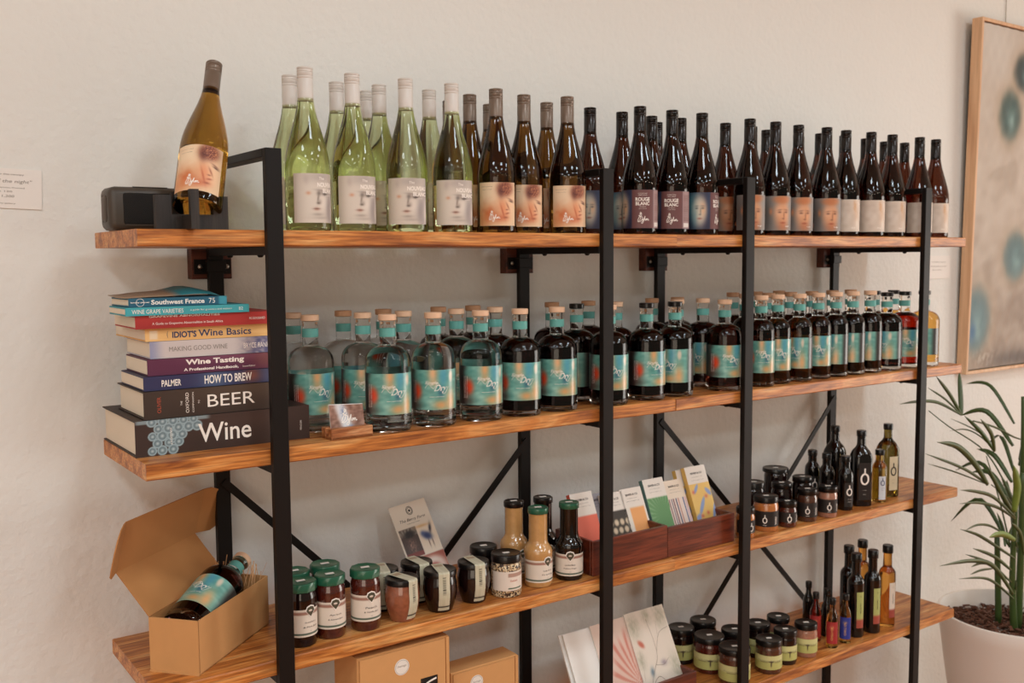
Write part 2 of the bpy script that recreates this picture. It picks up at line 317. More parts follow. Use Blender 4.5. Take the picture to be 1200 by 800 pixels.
def p_dylan(u, v):
    C = fillc(u, 'DFC09B'); n = noise(u, v, 3, 5); n2 = noise(u, v, 8, 15); C = mix(C, 'E9D0B0', blob(u, v, .25, .75, .3, .3)); C = mix(C, 'C46A3C', .85 * blob(u, v, .30, .30, .26, .24) * (.55 + .6 * n)); C = mix(C, 'D07C48', .6 * blob(u, v, .1, .15, .2, .2))
    C = mix(C, 'E6BE98', .95 * blob(u, v, .82, .46, .17, .34, 0, 4)); C = mix(C, 'D98A5E', .85 * blob(u, v, .64, .42, .11, .24, .25)); C = mix(C, 'C05E38', .7 * blob(u, v, .56, .18, .2, .1))
    hair = np.clip(blob(u, v, .70, .86, .20, .17, .2, 3) * 1.3, 0, 1); C = mix(C, '74382A', hair); C = mix(C, 'D9905E', hair * step(np.sin((u * 1.2 + v * .9 + .25 * n2) * 46), .25, .95)); C = mix(C, '5A2A22', .8 * blob(u, v, .58, .80, .07, .14))
    C = mix(C, '43231C', .95 * blob(u, v, .86, .56, .065, .016, -.25)); C = mix(C, '6A3A2C', .7 * blob(u, v, .85, .60, .09, .018, -.35)); C = mix(C, '8A4630', .75 * blob(u, v, .76, .45, .018, .09, .5)); C = mix(C, '7A3A28', .8 * blob(u, v, .735, .37, .035, .014)); C = mix(C, '96402C', .8 * blob(u, v, .745, .285, .055, .018, .2)); C = mix(C, '8A3E28', .7 * blob(u, v, .70, .19, .06, .02)); C = mix(C, 'AE5030', .7 * blob(u, v, .62, .33, .02, .16, .3))
    return C
def p_rouge(u, v):
    C = fillc(u, '262238'); C = mix(C, '3E6F7C', blob(u, v, .24, .6, .12, .5)); C = mix(C, '2C3E5C', .8 * blob(u, v, .5, .7, .06, .5)); n = noise(u, v, 5, 9)
    C = mix(C, '5B93A0', .5 * n * blob(u, v, .25, .75, .1, .3)); C = mix(C, 'D9CDB8', .97 * blob(u, v, .355, .5, .105, .44, 0, 4)); C = mix(C, '6A98A2', .6 * blob(u, v, .29, .35, .04, .3)); C = mix(C, 'E4A878', .6 * blob(u, v, .41, .55, .04, .2))
    C = face(C, u, v, .36, .5, .1, .5, '3C4650', 'A85A4C', .9)
    C = mix(C, '6A413F', rectm(u, v, .51, .82, 0, 1, .012)); C = mix(C, '9A7B79', rectm(u, v, .82, 1, 0, 1, .006)); C = mix(C, '7C5856', rectm(u, v, .84, .98, .2, .9, .004) * step(np.sin(v * 150), -.2, .2) * .8)
    return mix(C, 'D9CFC8', rectm(u, v, .84, .97, .04, .15, .006))
def p_man(u, v):
    C = fillc(u, '8C8783'); C = mix(C, '6E6966', blob(u, v, .1, .4, .25, .6)); C = mix(C, 'D79A70', blob(u, v, .55, .48, .27, .42, 0, 4)); C = mix(C, 'BE7242', .9 * blob(u, v, .55, .9, .3, .13, 0, 4)); C = mix(C, 'B9663C', .6 * blob(u, v, .57, .1, .2, .16)); C = mix(C, 'E8B795', .7 * blob(u, v, .45, .55, .12, .15)); C = mix(C, 'C98258', .9 * blob(u, v, .2, .55, .05, .1))
    return face(C, u, v, .57, .45, .26, .55, '5A3426', 'A84C34', .9)
def p_pink(u, v):
    C = fillc(u, 'CDBBAA'); C = mix(C, 'DACBBC', noise(u, v, 2, 4)); C = mix(C, 'C8905E', .75 * blob(u, v, .72, .8, .07, .18) * (.5 + .6 * noise(u, v, 9, 2))); C = mix(C, 'D0A27C', .5 * blob(u, v, .8, .5, .1, .3)); return mix(C, 'EADFD2', .6 * blob(u, v, .82, .25, .06, .2))
def p_gin(u, v):
    C = fillc(u, '5E9C92'); n = noise(u, v, 4, 11); m_ = noise(u, v * .5, 7, 21)
    C = mix(C, '86BCB0', .8 * n); C = mix(C, '3C7F78', .6 * m_ * blob(u, v, .45, .6, .2, .6)); C = mix(C, '2E2422', 1.0 * (1 - step(u, .24, .34))); C = mix(C, '5F9E92', .8 * blob(u, v, .31, .82, .06, .12))
    C = mix(C, 'E04A2A', .98 * blob(u, v, .330, .46, .06, .21, 0, 3)); C = mix(C, '7A1C16', .7 * blob(u, v, .29, .35, .03, .22)); C = mix(C, '4A2A24', .6 * blob(u, v, .33, .1, .07, .12))
    C = mix(C, 'D9A06A', .95 * blob(u, v, .515, .92, .05, .22)); C = mix(C, 'C79A62', .6 * blob(u, v, .52, .68, .05, .08)); C = mix(C, '4E97AE', .8 * blob(u, v, .63, .85, .05, .3)); C = mix(C, '2C5A6E', .8 * blob(u, v, .6, .44, .035, .12))
    C = mix(C, 'D0965E', .9 * blob(u, v, .6, .12, .08, .12)); C = mix(C, 'E0A770', .9 * blob(u, v, .72, .2, .06, .3)); C = mix(C, 'D7C9B4', .95 * blob(u, v, .725, .83, .028, .15, 0, 4)); C = mix(C, '35302E', step(u, .8, .9)); return C
def dylan_script(mb, cx, cy, s, fn):
    f = lambda x, y: fn(cx + x * s, cy + y * s)
    w = .055 * s
    st = lambda pts, k=1: stroke(mb, [(x, y) for x, y in pts], .085 * k, f, 5)
    st([(-.32, .95), (-.42, .72), (-.2, .6), (-.22, .88), (-.42, .5), (-.6, .42), (-.3, .36), (-.12, .52)], .9)
    st([(-.75, -.3), (-.62, .0), (-.42, .3), (-.3, .1), (-.5, -.3), (-.75, -.42), (-.5, -.48), (-.12, -.2), (-.05, .15), (-.3, .3), (-.5, .28)])
    st([(-.02, -.05), (.0, -.28), (.16, -.05), (.12, -.4), (-.06, -.75), (-.2, -.6), (.1, -.3), (.35, .35), (.28, -.2), (.45, -.28)])
    st([(.6, -.05), (.46, -.1), (.48, -.28), (.64, -.06), (.66, -.28), (.72, -.05), (.82, -.06), (.86, -.28), (1.0, -.2)])
def neat(fn, mb, lines, ink=None):
    for (b, x, y, h, kw) in lines: put_text(mb, b, x, y, h, fn=fn, **kw)
R0 = .0417
WPROF = [(0, .010), (.020, .008), (.034, .001), (.038, 0), (.0405, .0015), (R0, .005), (R0, .112), (.0414, .122), (.0402, .134), (.0378, .147), (.0342, .162), (.0298, .178), (.0250, .194), (.0206, .210), (.0172, .225), (.0149, .240), (.0138, .256), (.0135, .29), (0, .291)]
WCAP = [(.0142, .238), (.0147, .2385), (.0147, .278), (.0141, .2788), (.0141, .2796), (.0147, .2804), (.0147, .2832), (.0141, .284), (.0147, .2848), (.0147, .2905), (.0140, .2913), (.0147, .2921), (.0147, .2945), (.0141, .2953), (.0147, .2961), (.0147, .2990), (.0138, .3), (0, .3)]
WB = {k: lathem('bottle_glass', WPROF, M[m], 40) for k, m in dict(n='g_green', d='g_amber2', t='g_amber', r='g_red').items()}
WC = {k: lathem('screw_cap', WCAP, M[m], 32) for k, m in dict(n='capw', d='capb', r='capk', t='capb').items()}
LZ = (.0145, .104)
def lab(kind):
    half, p = dict(n=(60, p_nouveau), d=(60, p_dylan), r=(120, p_rouge), m=(60, p_man), p=(60, p_pink))[kind]
    me = wrap_label('label', R0, LZ[0], LZ[1], half, p, M['pr'], 130 if half > 100 else 84, 76)
    mb = MB(); fn = wrapfn(R0); zc = (LZ[0] + LZ[1]) / 2; mi = M['white']
    if kind == 'n':
        neat(fn, mb, [('The', .010, zc + .036, .0050, {}), ('NOUVEAU', .0215, zc + .0245, .0082, dict(bold=.025, width=.041)), ('BLANC', .0275, zc + .0135, .0078, dict(bold=.025, width=.030)), ('2021 Margaret River', .026, zc + .005, .0016, {})])
    elif kind == 'd':
        dylan_script(mb, -.008, zc - .026, .0135, fn); dk = MB()
        for i, w in enumerate((.026, .022)): put_text(dk, ('single vineyard chardonnay', 'margaret river 2020')[i], -.023, zc + .036 - .006 * i, .0014, width=w, fn=fn)
    elif kind == 'r':
        x = R0 * math.radians(38)
        neat(fn, mb, [('MARGARET RIVER', x, zc + .036, .0018, dict(width=.022)), ('SHIRAZ VIOGNIER', x, zc + .032, .0018, dict(width=.02)), ('ROUGE', x, zc + .0225, .0088, dict(bold=.03, width=.034)), ('BLANC', x, zc + .0125, .0082, dict(bold=.03, width=.033)), ('2020 VINTAGE', x, zc + .005, .0018, dict(width=.016)), ('wine of australia', x, zc + .001, .0016, dict(width=.018))])
        dylan_script(mb, x, zc - .022, .0155, fn)
    elif kind == 'm': put_text(mb, 'rouge', .02, zc - .035, .004, fn=fn)
    else: put_text(mb, 'blush', .015, zc - .034, .004, fn=fn)
    return me, mb.build('lettering', mi), (dk.build('fine_print', M['ink']) if kind == 'd' else None)
WL = {k: lab(k) for k in 'ndrmp'}
def wine(glass, kind, loc, off, label, group, tilt=None):
    t = thing('wine_bottle', label, 'bottle', loc, 0, group)
    ang = -math.atan2(loc[0] - CX, loc[1] - CY) + math.radians(off)
    ob('bottle_glass', WB[glass], t); ob('screw_cap', WC[glass], t)
    l = ob('label', WL[kind][0], t, rot=(0, 0, ang)); ob('lettering', WL[kind][1], l)
    if WL[kind][2]: ob('fine_print', WL[kind][2], l)
    if tilt: t.rotation_mode = 'QUATERNION'; t.rotation_quaternion = Vector((0, 0, 1)).rotation_difference(Vector(tilt).normalized())
    return t
WINES = [  # x, y, glass, label kind, label turn
 (.323, .047, 'n', 'n', 24), (.331, .138, 'n', 'n', 20), (.423, .056, 'n', 'n', 15), (.438, .156, 'n', 'n', 15), (.537, .219, 'n', 'n', 20), (.524, .138, 'n', 'n', 12), (.535, .048, 'n', 'n', 0), (.64, .134, 'n', 'n', 15), (.64, .045, 'n', 'n', 9),
 (.752, .235, 'd', 'd', 10), (.745, .139, 'd', 'd', 20), (.857, .229, 'd', 'd', 10), (.752, .049, 'd', 'd', 4), (.846, .078, 'd', 'd', 5), (.953, .136, 'd', 'd', 5), (.941, .046, 'd', 'd', 13),
 (1.087, .142, 'r', 'r', 30), (1.198, .153, 'r', 'r', 30), (1.174, .063, 'r', 'r', -30), (1.308, .165, 'r', 'r', 0), (1.402, .243, 'r', 'r', 0), (1.281, .065, 'r', 'r', -38), (1.398, .152, 'r', 'r', 20), (1.379, .060, 'r', 'r', 30),
 (1.567, .155, 'r', 'm', 10), (1.559, .064, 'r', 'm', 14), (1.682, .164, 'r', 'm', 10), (1.775, .192, 'r', 'm', 10), (1.662, .066, 'r', 'm', 24), (1.985, .245, 'r', 'm', 0), (1.766, .074, 'r', 'm', 20), (1.972, .161, 'r', 'm', 10), (1.873, .063, 'r', 'm', 14), (1.974, .074, 'r', 'p', 15), (2.074, .153, 'r', 'p', 10),
 (2.194, .164, 'r', 'p', 10), (2.072, .06, 'r', 'p', 20), (2.317, .182, 'r', 'p', 10), (2.178, .062, 'r', 'p', 20), (2.401, .167, 'r', 'p', 0), (2.308, .056, 'r', 'p', 15), (2.402, .061, 'r', 'p', 20)]
ORD = ['first', 'second', 'third', 'fourth', 'fifth', 'sixth', 'seventh', 'eighth', 'ninth', 'tenth', 'eleventh', 'twelfth', 'thirteenth', 'fourteenth']
KD = dict(n=('pale green wine bottle with silver cap', 'pale green wine bottles'), d=('amber wine bottle with bronze cap and orange label', 'amber wine bottles'), r=('dark red-wine bottle with blue and maroon label', 'blue and maroon labelled wine bottles'), m=('dark wine bottle with orange face label', 'face labelled wine bottles'), p=('dark wine bottle with plain pinkish label', 'pink labelled wine bottles'))
cnt = {}
for x, y, g, k, off in sorted(WINES):
    row = 'front' if y < .1 else 'rear'; c = cnt.setdefault((k, row), 0); cnt[(k, row)] += 1
    wine(g, k, (x, y, ZT[1]), off + rnd.uniform(-2, 2), '%s, %s from left in its %s row' % (KD[k][0], ORD[c], row), KD[k][1] + ' on the top shelf')

# tilted display bottle, its cradle, and the speaker
wine('t', 'd', (.110, .030, 1.664), -8, 'amber wine bottle leaning back in a black wooden cradle', None, tilt=(.074, .105, .268))
t = thing('bottle_cradle', 'black slotted wooden cradle holding the leaning bottle', 'stand', (.100, .03, ZT[1]))
def uplate(w, h, d, notch, nh, hl=None, hr=None):
    hl = hl or h; hr = hr or h
    P = [(-w, 0), (w, 0), (w, hr), (notch, hr), (notch, nh), (-notch, nh), (-notch, hl), (-w, hl)]
    V = [(x, s * d / 2, z) for s in (-1, 1) for x, z in P]
    return V, [(0, 1, 4, 5), (1, 2, 3, 4), (0, 5, 6, 7), (12, 9, 8, 13), (12, 11, 10, 9), (15, 14, 13, 8)] + [(i, i + 8, (i + 1) % 8 + 8, (i + 1) % 8) for i in range(8)]
V, Fc = uplate(.062, .058, .014, .036, .026); ob('cross_plate', mesh('cross_plate', V, Fc, M['dark'], False), t)
V, Fc = uplate(.058, .066, .014, .046, .024); V = [(-b, a, c) for a, b, c in V]; ob('long_plate', mesh('long_plate', V, Fc, M['dark'], False), t, loc=(-.012, .0, 0))
t = thing('bluetooth_speaker', 'black rounded portable speaker behind the bottle cradle', 'speaker', (.080, .155, ZT[1]))
ob('speaker_body', MB().bbox(-.093, .093, -.034, .034, .0, .077, .013, 3).build('speaker_body', M['spk']), t)
ob('front_grille', MB().bbox(-.070, .070, -.0365, -.030, .011, .066, .004, 2).build('front_grille', M['grille']), t)
rr = ob('side_radiator', MB().bbox(-.0955, -.088, -.017, .017, .015, .062, .006, 2).build('side_radiator', M['spk2']), t)
ob('trim_line', MB().bar((-.066, -.0372, .0105), (.066, -.0372, .0105), .0016, .0012).build('trim_line', M['spk2']), t)
tb = MB().bar((-.05, -.024, .0772), (.01, -.024, .0772), .004, .001); ob('top_buttons', tb.build('top_buttons', M['spk2']), t)

# ---------------------------------------------------------------- spirit bottles
def spirit_set(r, H):
    k = H / .231; z = lambda a: a * k
    body = [(0, .016), (r * .8, .0155), (r * .97, .0135), (r, .015), (r, z(.134)), (r * .99, z(.142)), (r * .94, z(.150)), (r * .84, z(.1575)), (r * .68, z(.1635)), (r * .5, z(.167)), (.0168, z(.169)), (0, z(.169))]
    base = [(0, .006), (r * .7, .004), (r * .86, 0), (r * .96, .0015), (r, .006), (r, .0138), (r * .95, .0134), (0, .0148)]
    neck = [(0, z(.1693)), (.0172, z(.1693)), (.0160, z(.173)), (.0157, z(.214)), (.0164, z(.2155)), (.0164, z(.2185)), (0, z(.2188))]
    cork = [(.0, z(.2192)), (.0172, z(.2192)), (.0180, z(.2200)), (.0180, H - .001), (.0172, H), (0, H)]
    band = [(.0161, z(.187)), (.0163, z(.1872)), (.0163, z(.2038)), (.0161, z(.204))]
    bod = {c: lathem('bottle_body', body, M[m], 40) for c, m in dict(c='g_clear', k='g_dark', r='g_redb', n='g_brown', e='g_rose', a='g_gold').items()}
    stub = [(0, z(.206)), (.0125, z(.206)), (.0125, z(.2189)), (0, z(.2189))]
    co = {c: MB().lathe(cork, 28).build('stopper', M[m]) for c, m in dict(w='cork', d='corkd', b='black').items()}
    st = lathem('cork_plug', stub, M['cork'], 20)
    lb = wrap_label('label', r, z(.036), z(.117), 120, p_gin, M['prg'], 120, 52)
    mb = MB(); fn = wrapfn(r); zc = z(.0765); ux = lambda u: (u - .5) * 2 * math.radians(120) * r
    for i in range(3): put_text(mb, ('SMALL BATCH SPIRIT MADE BY HAND', 'DISTILLED IN MARGARET RIVER', 'SHIRAZ GIN 700ML')[i], ux(.265 + .022 * i), zc - .004, .0019, width=.046, rot=-PI / 2, fn=fn)
    put_text(mb, 'Dry', ux(.60), zc + .002, .017, shear=.45, fn=fn, width=.024)
    put_text(mb, 'Single', ux(.50), zc + .014, .008, shear=.5, fn=fn, width=.026)
    stroke(mb, [(ux(.43), zc + .004), (ux(.47), zc + .012), (ux(.52), zc + .003), (ux(.57), zc + .014), (ux(.63), zc - .008), (ux(.69), zc + .006)], .0007, fn)
    put_text(mb, 'MARGARET RIVER', ux(.56), zc - .014, .0016, width=.03, fn=fn)
    return dict(body=bod, base=lathem('glass_base', base, M['g_clear'], 40), neck=lathem('bottle_neck', neck, M['g_neck'], 28), cork=co, band=lathem('neck_band', band, M['teal'], 28), plug=st, label=lb, ink=mb.build('lettering', M['white']))
SP = {'fat': spirit_set(.0455, .231), 'slim': spirit_set(.036, .238)}
def spirit(kind, c, k, loc, off, label, group, tilt=None, rz=None):
    s = SP[kind]; t = thing('spirit_bottle', label, 'bottle', loc, 0, group)
    ang = (-math.atan2(loc[0] - CX, loc[1] - CY) + math.radians(off)) if rz is None else rz
    ob('bottle_body', s['body'][c], t); ob('glass_base', s['base'], t); ob('bottle_neck', s['neck'], t); ob('neck_band', s['band'], t)
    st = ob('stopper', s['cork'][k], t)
    l = ob('label', s['label'], t, rot=(0, 0, ang)); ob('lettering', s['ink'], l)
    if tilt: t.rotation_mode = 'QUATERNION'; t.rotation_quaternion = Vector((0, 0, 1)).rotation_difference(Vector(tilt).normalized())
    return t
Y1, Y2, Y3 = .052, .147, .242
GIN = [(.489, .055, 'c', 'w', 0), (.594, .054, 'c', 'w', -5), (.708, .050, 'c', 'w', 5), (.811, .050, 'k', 'w', -8), (.917, .055, 'k', 'w', 0), (1.068, .052, 'k', 'w', 0), (1.190, .055, 'k', 'b', 18), (1.288, .058, 'k', 'b', -40), (1.459, .052, 'r', 'w', 10),
 (1.590, .045, 'r', 'w', 0, 's'), (1.668, .055, 'n', 'w', 0, 's'), (1.752, .050, 'n', 'w', -40, 's'), (1.840, .055, 'n', 'w', -10, 's'), (1.918, .055, 'k', 'w', -50, 's'), (1.996, .055, 'k', 'w', -50, 's'), (2.078, .055, 'k', 'w', -55, 's'),
 (2.168, .060, 'r', 'b', -40), (2.266, .065, 'e', 'b', 0), (2.362, .060, 'a', 'b', -50),
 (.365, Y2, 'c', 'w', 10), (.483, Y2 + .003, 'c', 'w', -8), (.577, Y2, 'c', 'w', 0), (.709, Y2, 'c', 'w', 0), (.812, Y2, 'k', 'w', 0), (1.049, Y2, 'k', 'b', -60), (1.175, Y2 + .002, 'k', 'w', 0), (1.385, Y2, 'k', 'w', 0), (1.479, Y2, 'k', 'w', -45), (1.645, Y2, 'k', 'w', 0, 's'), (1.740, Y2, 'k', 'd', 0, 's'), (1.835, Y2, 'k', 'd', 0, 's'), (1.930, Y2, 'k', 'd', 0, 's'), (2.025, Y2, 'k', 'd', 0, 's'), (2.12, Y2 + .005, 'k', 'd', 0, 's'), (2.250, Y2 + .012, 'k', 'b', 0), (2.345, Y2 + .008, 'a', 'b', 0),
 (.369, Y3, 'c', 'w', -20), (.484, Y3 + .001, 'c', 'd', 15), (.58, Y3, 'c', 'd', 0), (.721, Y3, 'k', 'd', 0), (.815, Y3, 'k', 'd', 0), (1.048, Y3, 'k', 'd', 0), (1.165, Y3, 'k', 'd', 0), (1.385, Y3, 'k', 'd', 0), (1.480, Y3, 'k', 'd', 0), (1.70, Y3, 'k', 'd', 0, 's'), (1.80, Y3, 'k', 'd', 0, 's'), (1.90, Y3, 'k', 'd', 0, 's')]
SK = dict(c='clear round-shouldered spirit bottle', k='near-black spirit bottle', r='dark red-brown spirit bottle', n='amber-brown slim spirit bottle', e='cherry-red spirit bottle', a='golden spirit bottle')
cnt = {}; rown = ['front', 'middle', 'back']
for g in sorted(GIN):
    row = 0 if g[1] < .1 else (1 if g[1] < .2 else 2); kk = (g[2], row, len(g) > 5); c = cnt.setdefault(kk[:2], 0); cnt[kk[:2]] += 1
    st = {'w': 'pale stopper', 'd': 'brown stopper', 'b': 'black stopper'}[g[3]]
    spirit('slim' if len(g) > 5 else 'fat', g[2], g[3], (g[0], g[1], ZT[2]), g[4] + rnd.uniform(-2, 2), '%s, %s, teal label, %s such in the %s row' % (SK[g[2]], st, ORD[c], rown[row]), 'spirit bottles on the second shelf')

# ---------------------------------------------------------------- books
def lettering(parent, specs, fn, m, name='lettering'):
    mb = MB()
    for b, x, y, h, kw in specs: put_text(mb, b, x, y, h, fn=fn, **kw)
    return ob(name, mb.build(name, m), parent)
def book(x0, x1, y0, y1, z0, z1, paint, label, rz=0, hard=True, page='page', pz=.0025):
    """spine faces -y; pages show at the left end"""
    w, d, h = x1 - x0, y1 - y0, z1 - z0 - .0006; t = thing('book', label, 'book', (x0, y0, z0), rz, 'stacked books on the second shelf')
    c = pz
    ov = .004 if hard else 0
    mb = MB(); mb.bbox(0, w, .0, d, 0, c, .0006, 1).bbox(0, w, 0, d, h - c, h, .0006, 1).bbox(0, w, 0, c, 0, h, .0008, 1)
    V, Fc = mb.v, mb.f; cov = mesh('cover', V, Fc, M['pr'], True, 30)
    n = len(V); col = np.tile(paint(np.array([.5]), np.array([.5]))[0] if 0 else A(BC), (n, 1)); color(cov, col)
    ob('cover', cov, t)
    pb = MB().bbox(ov, w - ov, c, d - ov, c, h - c, .0008, 1); ob('pages', pb.build('pages', M[page]), t)
    sp = grid('spine', 240 if h > .06 else 120, 56 if h > .06 else 28, lambda u, v: (u * w, -.0004, v * h), paint, M['pr'], False); s_ = ob('spine', sp, t)
    return t, w, h, s_, flatfn((0, -.0004, 0), (1, 0, 0), (0, 0, 1), .0004)
L = lambda t, s_, fn, *specs, m='white', name='lettering': lettering(s_, specs, fn, M[m], name)
BC = '2C1D18'
def p_wine(u, v):
    C = fillc(u, '35231C'); C = mix(C, '4A3228', .6 * blob(u, v, .6, .8, .4, .4)); w_, h_ = .322, .064; r = random.Random(4)
    C = mix(C, '8FA3A8', rectm(u, v, 0, .4, .9, 1.1, .02) * .8)
    pts = [(.09 + .055 * i + (j % 2) * .027 + r.uniform(-.006, .006), .14 + .2 * j) for j in range(5) for i in range(5)]
    for (a, b) in pts:
        if a > .2 + .06 * abs(b * 5 - 1.0) or (b < .2 and a > .25): continue
        q = .027 * r.uniform(.9, 1.15); dd = np.sqrt(((u - a) * w_) ** 2 + ((v - b) * h_) ** 2) / (q * w_)
        C = mix(C, '5C6E74', (1 - step(dd, .92, 1.05))); C = mix(C, 'A9BBBF', .8 * step(dd, .55, .85) * (1 - step(dd, .9, 1.02))); C = mix(C, 'C9D4D4', .8 * np.exp(-(dd / .35) ** 2))
    return C
t, w, h, sp, fn = book(.001, .323, .066, .295, ZT[2], 1.2998, p_wine, 'thick dark brown book titled Wine at the bottom of the stack')
L(t, sp, fn, ('Wine', w * .49, h * .5, .034, dict(bold=.01, width=.098)), ('PENGUIN', w * .945, h * .42, .0035, dict(rot=PI / 2, width=.018)), ('HALLIDAY', w * .19, h * .5, .0035, dict(rot=-PI / 2, width=.03)))
BC = '2C201A'
t, w, h, sp, fn = book(.018, .277, .069, .245, 1.2998, 1.3492, lambda u, v: mix(fillc(u, '35261D'), '5A4636', .7 * blob(u, v, .7, .9, .5, .5)), 'black book with large letters BEER, second from the bottom of the stack')
L(t, sp, fn, ('BEER', w * .60, h * .5, .022, dict(width=.088)), ('OXFORD', w * .29, h * .5, .0058, dict(rot=PI / 2, width=.036)), ('COMPANION', w * .33, h * .5, .003, dict(rot=PI / 2, width=.036)), ('THE', w * .25, h * .5, .003, dict(rot=PI / 2)), ('TO', w * .37, h * .5, .003, dict(rot=PI / 2)))
L(t, sp, fn, ('OLIVER', w * .10, h * .5, .0065, dict(rot=PI / 2, width=.028)), m='inkr')
BC = '2B2B48'
t, w, h, sp, fn = book(.021, .272, .076, .225, 1.3492, 1.3745, lambda u, v: mix(mix(mix(fillc(u, '2E2C50'), '4A5A78', blob(u, v, .5, .5, .12, 1)), '7A4438', blob(u, v, .78, .6, .07, .6)), '5A6072', .7 * blob(u, v, .95, .6, .1, .8)), 'navy paperback titled How to Brew lying on the BEER book', hard=False)
L(t, sp, fn, ('PALMER', w * .19, h * .48, .0115, dict(width=.034, bold=.02)), ('HOW TO BREW', w * .60, h * .52, .0155, dict(width=.088, bold=.02)))
BC = '4C2038'
t, w, h, sp, fn = book(.030, .270, .081, .222, 1.3745, 1.4042, lambda u, v: mix(mix(fillc(u, '5A2440'), '8A5568', .6 * blob(u, v, .7, .9, .4, .3)), '7C4A3C', .6 * blob(u, v, .9, .6, .1, .6)), 'plum purple paperback titled Wine Tasting in the middle of the stack', hard=False)
L(t, sp, fn, ('Wine Tasting', w * .50, h * .66, .0125, dict(width=.107, bold=.035)), ('A Professional Handbook,', w * .47, h * .24, .0062, dict(width=.1, bold=.03)), ('Second Edition', w * .76, h * .23, .003, dict(width=.024)))
BC = 'B9B2B8'
t, w, h, sp, fn = book(.036, .274, .084, .235, 1.4042, 1.4350, lambda u, v: mix(mix(fillc(u, 'C9BDB8'), '8A8CA8', (1 - step(u, .0, .12)) * .9), '5A587C', .9 * step(u, .62, .85) * (.4 + .8 * noise(u * 6, v, 2, 6))), 'pale lilac paperback titled Making Good Wine above the plum book', hard=False)
L(t, sp, fn, ('MAKING GOOD WINE', w * .36, h * .52, .0085, dict(width=.105)), m='leafw'); L(t, sp, fn, ('BRYCE RANKINE', w * .84, h * .48, .0095, dict(width=.062)))
BC = 'D9A45C'
t, w, h, sp, fn = book(.029, .276, .084, .285, 1.4350, 1.4580, lambda u, v: mix(mix(fillc(u, 'DDAA66'), 'DCD2C6', rectm(u, v, .03, .085, .15, .85, .006)), 'E6BC80', .6 * noise(u, v, 1, 2)), 'yellow-orange paperback titled Wine Basics in the stack', hard=False)
L(t, sp, fn, ("IDIOT'S", w * .275, h * .46, .0115, dict(width=.043, bold=.03)), ('Wine Basics', w * .575, h * .5, .0125, dict(width=.098, bold=.012)), ('( ', w * .155, h * .48, .013, dict(width=.002)), m='navy'); L(t, sp, fn, ('ALPHA', w * .955, h * .5, .004, dict(rot=PI / 2, width=.013)), m='ink')
BC = 'A02824'
t, w, h, sp, fn = book(.011, .270, .075, .215, 1.4580, 1.4815, lambda u, v: mix(fillc(u, 'A82C26'), '8C1E1C', .5 * blob(u, v, .1, .1, .3, .4)), 'red paperback guide lying above the yellow Wine Basics book', hard=False)
L(t, sp, fn, ('A Guide to Grapevine Abnormalities in South Africa', w * .35, h * .35, .0055, dict(width=.125)), ('PG GOUSSARD', w * .84, h * .5, .0042, dict(width=.03)), ('GRAPEVINE ABNORMALITIES', w * .33, h * .93, .004, dict(width=.125, bold=.02)))
BC = '2F8F9A'
t, w, h, sp, fn = book(-.006, .212, .070, .180, 1.4815, 1.4965, lambda u, v: fillc(u, '3E9FA6'), 'thin turquoise booklet, second from the top of the stack', hard=False)
L(t, sp, fn, ('WINE GRAPE VARIETIES', w * .25, h * .48, .0075, dict(width=.088)), ('a guide for growers and makers', w * .68, h * .5, .0038, dict(width=.075)), ('B2', w * .93, h * .5, .0055, {}))
BC = '1E5C70'
t, w, h, sp, fn = book(.002, .177, .078, .175, 1.4965, 1.5120, lambda u, v: mix(fillc(u, '1F5A70'), '3E93A2', step(u, .9, .93)), 'dark teal Southwest France guidebook with curled cover atop the stack', rz=.05, hard=False)
L(t, sp, fn, ('Southwest France', w * .49, h * .5, .0085, dict(width=.095, bold=.03)), ('lonely planet', w * .11, h * .5, .003, dict(width=.032, bold=.03)), ('75', w * .84, h * .5, .009, {}))
rg = MB(); stroke(rg, [(w * .11 + .0068 * math.cos(a), h * .5 + .0066 * math.sin(a)) for a in np.linspace(0, 2 * PI, 13)], .0007, fn, 2); ob('ring_logo', rg.build('ring_logo', M['white']), sp)
# curled top cover
g = []
for i in range(11):
    u_ = i / 10; x = -.006 + u_ * .17; z = .0158 + .013 * math.exp(-((u_ - .72) / .22) ** 2) + .004 * math.sin(u_ * 5) ** 2
    g += [(x, .004, .0158 if i % 10 == 0 else .0158 + (z - .0158) * .35), (x, .05, z), (x, .098, z + .003)]
Fc = [(3 * i + j, 3 * i + 3 + j, 3 * i + 4 + j, 3 * i + 1 + j) for i in range(10) for j in (0, 1)]
me = mesh('curled_cover', g, Fc, M['pr']); color(me, np.array([A('2E7F8A') if x > .09 else A('9A8068') for x, y, z in g])); so = ob('curled_cover', me, t); so.modifiers.new('s', 'SOLIDIFY').thickness = .0006

# ---------------------------------------------------------------- business card holder
def sheet(name, w, h, paint, th=.0008, nu=40, nv=50):
    """thin printed card, bottom edge on x axis, leaning frame x right / z up, print on -y side"""
    me = grid(name, nu, nv, lambda u, v: ((u - .5) * w, 0, v * h), paint, M['pr'], False)
    return me
def cardobj(parent, name, w, h, paint, loc, lean, rz=0, roll=0, th=.0008, back='paper', thick=None):
    e = ob(name, MB().box(-w / 2, w / 2, .0003, (thick or th) + .0003, 0, h).build(name, M[back]), parent, loc, (-lean, roll, rz))
    ob('print', sheet('print', w, h, paint), e); return e
t = thing('card_holder', 'small wooden block holding business cards at the shelf edge', 'holder', (.386, .032, ZT[2]), .03)
mb = MB().bbox(-.044, .044, -.022, .022, 0, .006, .001, 1).bbox(-.044, .044, -.022, -.006, 0, .021, .0015, 1).bbox(-.044, .044, .004, .022, 0, .021, .0015, 1)
ob('block', mb.build('block', M['edge']), t)
